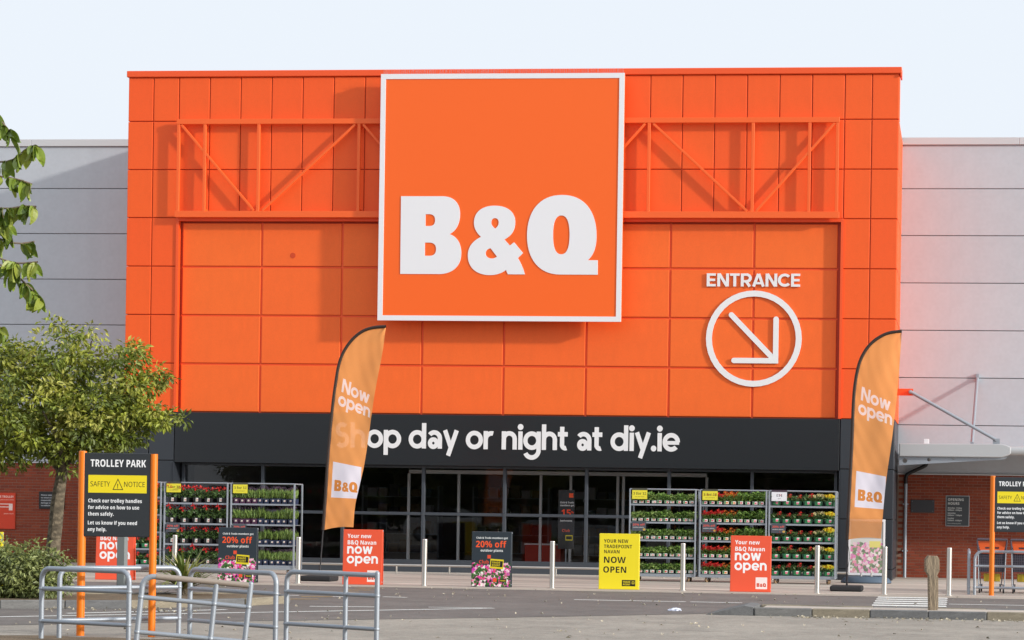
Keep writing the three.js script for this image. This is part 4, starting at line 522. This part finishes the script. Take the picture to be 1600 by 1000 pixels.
// plants: one builder per kind gives a prototype, copies share its geometry
function plantKind(w, d, h, potMat, labelMat, foliage, flowers, lw, lh) {
  const g = new THREE.Group();
  const pot = new THREE.BoxGeometry(w, h, d, 1, 1, 1), p = pot.attributes.position; for (let i = 0; i < p.count; i++) if (p.getY(i) < 0) { p.setX(i, p.getX(i) * 0.82); p.setZ(i, p.getZ(i) * 0.95); } pot.computeVertexNormals();
  mesh('pot', pot.translate(0, h / 2, 0), potMat, g);
  if (labelMat) mesh('label', new THREE.BoxGeometry(lw, lh, 0.004).rotateX(-0.12).translate(0, h * 0.62, d / 2 + 0.006), labelMat, g);
  mesh('foliage', foliage, M.leaf, g).userData.kind = 'stuff'; if (flowers) mesh('flowers', flowers, M.leaf, g).userData.kind = 'stuff';
  return g;
}
function tuft(w, d, y, h, n, len, pal, seed, upright = 0) { const q = rng(seed), out = []; for (let k = 0; k < n; k++) { const x = (q() - 0.5) * w, z = (q() - 0.5) * d, yy = y + q() * h * (1 - 0.5 * upright), o = randDir(q), dir = V(o.x * (1 - upright), Math.abs(o.y) * 0.6 + upright, o.z * (1 - upright) + 0.25).normalize(), c = pal[Math.floor(q() * pal.length)], t = 0.75 + 0.5 * q(); out.push([V(x, yy, z), dir, randDir(q).add(V(0, 0.6, 0.7)).normalize(), len * (0.7 + 0.6 * q()), len * (upright ? 0.16 : 0.62), c.map(v => v * t)]); } return leafMass(out); }
function blooms(w, d, y, h, n, r, pal, seed) { const q = rng(seed), out = []; for (let k = 0; k < n; k++) { const x = (q() - 0.5) * w, z = (q() - 0.3) * d, yy = y + q() * h, c = pal[Math.floor(q() * pal.length)]; for (let j = 0; j < 9; j++) { const o = randDir(q); out.push([V(x, yy, z).addScaledVector(o, r * 0.3), o.add(V(0, 0.3, 0.2)).normalize(), randDir(q), r * (0.6 + 0.5 * q()), r * 0.8, c.map(v => v * (0.8 + 0.4 * q()))]); } } return leafMass(out); }
const green1 = [[0.16, 0.3, 0.04], [0.22, 0.37, 0.06], [0.1, 0.2, 0.03]], green2 = [[0.09, 0.19, 0.04], [0.13, 0.24, 0.05], [0.06, 0.12, 0.025]], greenL = [[0.27, 0.4, 0.09], [0.33, 0.45, 0.12], [0.17, 0.28, 0.06]];
const reds = [[0.62, 0.015, 0.012], [0.75, 0.03, 0.02]], oranges = [[0.8, 0.2, 0.01], [0.75, 0.1, 0.01], [0.85, 0.4, 0.01]], yellows = [[0.85, 0.6, 0.01], [0.8, 0.7, 0.03]], creams = [[0.75, 0.7, 0.4], [0.7, 0.62, 0.3]], purples = [[0.2, 0.13, 0.22], [0.16, 0.11, 0.17]];
const lab = (bg, a, b) => printed(canvasTex(48, 32, (c, w, h) => { c.fillStyle = bg; c.fillRect(0, 0, w, h); c.fillStyle = a; c.beginPath(); c.arc(30, 16, 11, 0, 7); c.fill(); c.fillStyle = b; c.fillRect(2, 2, 16, 28); c.fillStyle = '#f2f2ee'; c.fillRect(20, 4, 24, 6); }));
const labels = { pink: lab('#e8d8d4', '#d8586a', '#2f8a4c'), red: lab('#eadfda', '#cf3a2c', '#3a8a4a'), orange: lab('#ead9c4', '#e07a2c', '#3a8a4a'), white: lab('#cfcac4', '#d0857e', '#b9c2b4'), green: lab('#2f8450', '#e0708a', '#1f6a3c') };
const kinds = {
  small: plantKind(0.135, 0.4, 0.1, M.potGreen, labels.red, tuft(0.16, 0.44, 0.08, 0.14, 190, 0.062, green1, 101), null, 0.1, 0.06),
  pale: plantKind(0.135, 0.4, 0.1, M.pack, labels.white, tuft(0.16, 0.44, 0.08, 0.13, 190, 0.062, greenL, 102), null, 0.1, 0.06),
  redf: plantKind(0.15, 0.42, 0.1, M.pack, labels.pink, tuft(0.17, 0.44, 0.08, 0.11, 130, 0.06, green1, 103), blooms(0.15, 0.4, 0.17, 0.09, 22, 0.036, reds, 104), 0.11, 0.065),
  orangef: plantKind(0.15, 0.42, 0.1, M.pack, labels.orange, tuft(0.17, 0.44, 0.08, 0.12, 150, 0.06, green1, 105), blooms(0.15, 0.4, 0.19, 0.07, 14, 0.034, oranges, 106), 0.11, 0.065),
  leafy: plantKind(0.15, 0.42, 0.1, M.pack, labels.pink, tuft(0.19, 0.46, 0.08, 0.18, 240, 0.065, green1, 107), null, 0.11, 0.065),
  big: plantKind(0.215, 0.42, 0.13, M.potGreen, labels.green, tuft(0.23, 0.44, 0.11, 0.12, 130, 0.07, green2, 108), blooms(0.2, 0.4, 0.21, 0.07, 5, 0.028, reds, 109), 0.13, 0.09),
  cream: plantKind(0.215, 0.42, 0.13, M.potGreen, labels.green, tuft(0.23, 0.44, 0.11, 0.1, 100, 0.07, green2, 110), blooms(0.22, 0.42, 0.21, 0.07, 24, 0.034, creams, 111), 0.13, 0.09),
  yellowf: plantKind(0.215, 0.42, 0.13, M.potGreen, labels.green, tuft(0.23, 0.44, 0.11, 0.1, 100, 0.07, green2, 112), blooms(0.22, 0.42, 0.21, 0.08, 28, 0.034, yellows, 113), 0.13, 0.09),
  geranium: plantKind(0.2, 0.42, 0.13, M.potBlack, labels.white, tuft(0.29, 0.46, 0.12, 0.17, 190, 0.08, green2, 114), blooms(0.22, 0.4, 0.28, 0.08, 3, 0.065, reds, 115), 0.06, 0.085),
  lavNavy: plantKind(0.135, 0.4, 0.13, M.potNavy, labels.white, tuft(0.16, 0.42, 0.12, 0.16, 190, 0.13, greenL, 116, 0.75), tuft(0.15, 0.4, 0.3, 0.12, 26, 0.06, purples, 117, 0.85), 0.045, 0.04),
  lavPurple: plantKind(0.135, 0.4, 0.13, M.potPurple, labels.white, tuft(0.16, 0.42, 0.12, 0.16, 190, 0.13, greenL, 118, 0.75), tuft(0.15, 0.4, 0.3, 0.12, 26, 0.06, purples, 119, 0.85), 0.045, 0.04),
};
const ordinal = ['first', 'second', 'third', 'fourth', 'fifth', 'sixth', 'seventh', 'eighth', 'ninth', 'tenth', 'eleventh'], levels = { 4: ['bottom', 'third', 'second', 'top'], 5: ['bottom', 'fourth', 'third', 'second', 'top'] };
const kindWord = { small: 'green bedding pack', pale: 'pale green bedding pack', redf: 'red flowered pack', orangef: 'orange flowered pack', leafy: 'leafy green pack', big: 'dark leaved plant', cream: 'cream flowered plant', yellowf: 'yellow flowered plant', geranium: 'red geranium', lavNavy: 'lavender in navy pot', lavPurple: 'lavender in purple pot' };
function fill(x, shelves, seq, where, dz = 0) {
  const n = seq.length, step = (TW - 0.06) / n;
  shelves.forEach((y, r) => seq.forEach((k, c) => {
    const g = kinds[k].clone(); g.name = numbered('potted_plant'); g.userData = { label: `${kindWord[k]}, ${ordinal[c]} from left on the ${levels[shelves.length][r]} shelf of the ${where} trolley`, category: 'plant', group: 'potted plants on the trolleys' };
    g.position.set(x - TW / 2 + 0.03 + (c + 0.5) * step + rr(-0.006, 0.006), 0.03 + y + 0.001, 3.1 + dz + 0.035 + rr(-0.006, 0.006)); const s = rr(0.93, 1.07); g.scale.set(1, s, rr(0.98, 1.0)); g.rotation.y = rr(-0.05, 0.05); const v = rr(0.88, 1.22), flip = R() < 0.5 ? Math.PI : 0; for (const o of g.children) if (o.name === 'foliage' || o.name === 'flowers') { o.rotation.y = o.name === 'flowers' ? 0 : flip; o.scale.set(rr(0.92, 1.1), v, 1); o.position.y = 0.1 * (1 - v); } scene.add(g);
  }));
}
const sh5 = [0.17, 0.55, 0.95, 1.36, 1.77], sh4 = [0.2, 0.68, 1.16, 1.64], rep = (k, n) => Array(n).fill(k);
trolley('plant trolley of green bedding right of the yellow board', -6.8, sh5, 'yellow'); fill(-6.8, sh5, ['pale', 'pale', 'small', 'pale', 'small', 'small', 'pale', 'small', 'small', 'pale'], 'green bedding');
trolley('plant trolley of red and orange bedding behind the now open board', -5.17, sh5, 'yellow'); fill(-5.17, sh5, [...rep('redf', 3), ...rep('orangef', 2), ...rep('leafy', 4)], 'red and orange');
trolley('plant trolley with white price card beside the right dark pier', -3.58, sh5, 'white'); fill(-3.58, sh5, [...rep('big', 4), 'cream', 'yellowf'], 'white carded');
trolley('plant trolley of red geraniums left of the lavender', -17.86, sh4, 'yellow'); fill(-17.86, sh4, rep('geranium', 5), 'geranium');
trolley('plant trolley of lavender left of the feather flag', -16.25, sh4, 'yellow'); fill(-16.25, sh4, [...rep('lavPurple', 4), ...rep('lavNavy', 6)], 'lavender');
trolley('plant trolley mostly hidden behind the trolley park sign', -19.47, sh5, 'yellow'); fill(-19.47, sh5, [...rep('big', 6)], 'half hidden');

// ---------------------------------------------------------------- things inside the hall, and what the glass mirrors
{ const t = thing('hall_poster', 'dark poster with red figures seen through the middle glazing', 'poster', [-9.95, 0.05, -1.3]); mesh('stand', merge([rod(V(0, 0.02, 0), V(0, 0.6, 0), 0.012), new THREE.CylinderGeometry(0.16, 0.18, 0.02, 20).translate(0, 0.01, 0)]), M.galv, t); mesh('board', bx(-0.21, 0.21, 0.6, 2.1, -0.012, 0.0), M.black, t); mesh('print', new THREE.PlaneGeometry(0.41, 1.48).translate(0, 1.35, 0.003), printed(canvasTex(128, 448, (c, w, h) => { c.fillStyle = '#1f2026'; c.fillRect(0, 0, w, h); c.fillStyle = '#ff5a24'; c.fillRect(84, 22, 34, 34); const T = LX(c); T('Club & Trade', 12, 100, 18, '#eee'); T('members get', 12, 122, 18, '#eee'); T('15', 20, 200, 76, '#ff4a1c'); T('%', 100, 178, 26, '#ff4a1c'); T('off', 98, 204, 20, '#ff4a1c'); T('bathrooms', 16, 240, 18, '#eee'); T('Club', 30, 320, 30, '#e8512c'); c.fillStyle = '#e9d21e'; c.fillRect(60, 345, 56, 40); c.fillStyle = '#191a12'; c.fillRect(64, 352, 48, 26); })), t); }
for (const [x, l] of [[-11.35, 'low red display stand inside the middle of the hall']]) { const t = thing('display_stand', l, 'display', [x, 0.05, -5.5]); mesh('body', rb(-0.5, 0.5, 0, 0.62, -0.3, 0.3, 0.02), std([0.4, 0.03, 0.015], 0.6), t); mesh('top', rb(-0.52, 0.52, 0.62, 0.66, -0.32, 0.32, 0.01), M.white, t); }
for (let k = 0; k < 5; k++) { const t = thing('store_shelving', `dim shelving bay deep inside the hall, ${ordinal[k]} from the left`, 'shelving', [-18 + k * 3.4, 0.05, -15 - (k % 2)], 'shelving inside the hall'); for (const s of [-1, 1]) mesh('upright', bx(s * 1.25 - 0.03, s * 1.25 + 0.03, 0, 2.3, -0.25, 0.25), M.galv, t); for (const y of [0.15, 0.75, 1.35, 1.95]) mesh('shelf', bx(-1.22, 1.22, y - 0.02, y, -0.25, 0.25), M.galv, t); for (const y of [0.15, 0.75, 1.35, 1.95]) for (let x = -1.1; x < 1; x += 0.36) mesh('carton', bx(x, x + 0.3, y + 0.001, y + rr(0.2, 0.42), -0.2, 0.2), [M.wood, M.clad[0], M.plasticGrey, M.castor, M.blueBase][Math.floor(R() * 5)], t); }
function car(label, x, z, turn, paint) {
  const t = thing('parked_car', label, 'car', [x, 0, z], 'parked cars mirrored in the glazing'); t.rotation.y = turn;
  const P = (pts, half, bev) => { const s = new THREE.Shape(); s.moveTo(...pts[0]); for (const p of pts.slice(1)) p.length === 2 ? s.lineTo(...p) : s.quadraticCurveTo(...p); return new THREE.ExtrudeGeometry(s, { depth: 2 * half - 2 * bev, bevelEnabled: true, bevelSize: bev, bevelThickness: bev, bevelSegments: 4 }).translate(0, 0, -half + bev); };
  const paintM = new THREE.MeshPhysicalMaterial({ color: new THREE.Color().setRGB(...paint), roughness: 0.35, clearcoat: 1, clearcoatRoughness: 0.05 });
  mesh('body', P([[-2.1, 0.3], [-2.15, 0.6, -2.05, 0.85], [-1.95, 0.98], [-1.05, 1.0], [0.9, 0.96], [1.8, 0.86, 2.1, 0.66], [2.15, 0.35], [1.75, 0.26], [1.7, 0.62, 1.35, 0.64], [1.0, 0.62, 0.97, 0.26], [-0.97, 0.26], [-1.0, 0.62, -1.35, 0.64], [-1.7, 0.62, -1.74, 0.26]], 0.88, 0.07), paintM, t);
  mesh('cabin', P([[-1.75, 0.97], [-1.35, 1.4], [-1.2, 1.47, -0.9, 1.48], [0.0, 1.46], [0.3, 1.42, 0.5, 1.3], [1.0, 0.95]], 0.72, 0.06), new THREE.MeshPhysicalMaterial({ color: new THREE.Color().setRGB(0.01, 0.012, 0.014), roughness: 0.05 }), t);
  mesh('roof', P([[-1.3, 1.43], [-1.1, 1.49, -0.8, 1.5], [0.0, 1.485], [0.2, 1.46], [0.1, 1.44], [-1.2, 1.42]], 0.68, 0.02), paintM, t);
  for (const [a, b] of [[-1.36, 0.78], [1.36, 0.78], [-1.36, -0.78], [1.36, -0.78]]) { const w = mesh('wheel', new THREE.CylinderGeometry(0.32, 0.32, 0.2, 24).rotateX(Math.PI / 2).translate(a, 0.32, b), M.rubber, t); mesh('rim', new THREE.CylinderGeometry(0.2, 0.2, 0.215, 14).rotateX(Math.PI / 2).translate(a, 0.32, b), M.galv, w); }
  for (const s of [-1, 1]) { mesh('headlight', rb(2.0, 2.13, 0.62, 0.74, s * 0.68 - 0.14, s * 0.68 + 0.14, 0.03), M.white, t); mesh('tail_light', rb(-2.13, -2.03, 0.72, 0.86, s * 0.7 - 0.1, s * 0.7 + 0.1, 0.03), std([0.4, 0.01, 0.01], 0.3), t); }
}
car('white car mirrored in the glazing left of the charcoal board', -23, 41, 0.15, [0.75, 0.75, 0.76]);
car('silver car mirrored in the middle glazing', -17.3, 42, 0.12, [0.4, 0.42, 0.44]);
car('dark car mirrored in the glazing before the yellow board', -11.5, 43.5, 0.1, [0.03, 0.035, 0.05]);
{ // wooded edge of the car park, seen only as the darkness mirrored in the glass
  const lumps = [[0, 6.2, 0, 3.6, 3.0, 3.2], [-1.8, 4.6, 0.5, 2.4, 2.2, 2.4], [1.9, 4.4, -0.4, 2.5, 2.3, 2.4], [0, 3.2, 0.6, 3.0, 1.8, 2.4]], g = crown(lumps, 26, 22, 0.42, 71, greens), tr = limb([V(0, 0, 0), V(0.1, 1.5, 0), V(0, 3, 0.1), V(0.1, 5.5, 0)], 0.28, 0.12);
  const ords = ['far left', 'left', 'middle left', 'centre left', 'centre', 'centre right', 'middle right', 'right', 'far right', 'outermost right'];
  for (let k = 0; k < 10; k++) { const t = thing('edge_tree', `broad tree along the car park edge, ${ords[k]}, mirrored in the glazing`, 'tree', [-42 + k * 5.4, 0, 74 + 3 * Math.sin(k * 2.3)], 'trees along the car park edge'); mesh('trunk', tr, M.bark, t); mesh('crown', g, M.leaf, t); t.rotation.y = k * 1.3; const s = 0.95 + 0.2 * Math.sin(k * 1.7); t.scale.set(s, s, s); }
  const h = thing('edge_hedge', 'long clipped hedge under the car park trees mirrored in the glazing', 'hedge', [-18, 0, 71]); const hl = []; for (let k = 0; k < 18; k++) hl.push([-27 + k * 3.1, 1.2, 0.4 * Math.sin(k), 1.9, 1.25, 0.9]); mesh('foliage', crown(hl, 60, 20, 0.26, 73, greens, 0.8), M.leaf, h).userData.kind = 'stuff'; for (let k = 0; k < 9; k++) mesh('stem', rod(V(-26 + k * 6, 0, 0), V(-26 + k * 6, 1.4, 0), 0.06, 0.03), M.bark, h);
}
// ---------------------------------------------------------------- litter
{ const g = new THREE.IcosahedronGeometry(0.12, 3), p = g.attributes.position, q = noise2(16, 91); for (let i = 0; i < p.count; i++) { const k = 0.6 + 0.8 * q(p.getX(i) * 60 + 40, p.getZ(i) * 60 + p.getY(i) * 33 + 40); p.setXYZ(i, p.getX(i) * k * 0.85, Math.max(0, (p.getY(i) * k + 0.03) * 0.3), p.getZ(i) * k * 0.6); } g.computeVertexNormals(); const m = mesh('crumpled_wrapper', g, std([0.72, 0.74, 0.85], 0.7), scene); m.position.set(-4.66, 0.006, 16.45); tag(m, 'crumpled pale blue white wrapper lying on the road', 'litter'); }
{ const q = rng(97), g = leafMass([[V(0, 0.002, 0), V(0.9, 0.1, 0.3).normalize(), V(0, 1, 0), 0.05, 0.03, [1, 1, 1]]]), spots = []; for (let k = 0; k < 620; k++) { const k2 = q(); if (k2 < 0.35) spots.push([-14 + q() * 15.5, 17.6 + q() * 12]); else if (k2 < 0.6) spots.push([-3 + q() * 4.5, 17.5 + q() * 0.8]); else if (k2 < 0.8) spots.push([-14 + q() * 2.4, 18.9 + q() * 1.4]); else spots.push([-16 + q() * 17, 9 + q() * 6]); }
  const im = new THREE.InstancedMesh(g, new THREE.MeshStandardMaterial({ roughness: 0.9, side: THREE.DoubleSide, vertexColors: true }), spots.length), mt = new THREE.Matrix4(), c = new THREE.Color(); spots.forEach(([x, z], i) => { const s = 0.5 + q() * 1.1; mt.makeRotationY(q() * 6.28).scale(V(s, 1 + q() * 3, s)).setPosition(x, 0.012, z); im.setMatrixAt(i, mt); const b = 0.2 + q() * 0.5; im.setColorAt(i, c.setRGB(b, b * 0.9, b * 0.7)); }); im.name = 'dry_leaf_litter'; im.castShadow = im.receiveShadow = true; tag(im, 'scattered dry leaf bits and grit on the asphalt', 'litter', null, 'stuff'); scene.add(im); }

renderer.render(scene, camera);
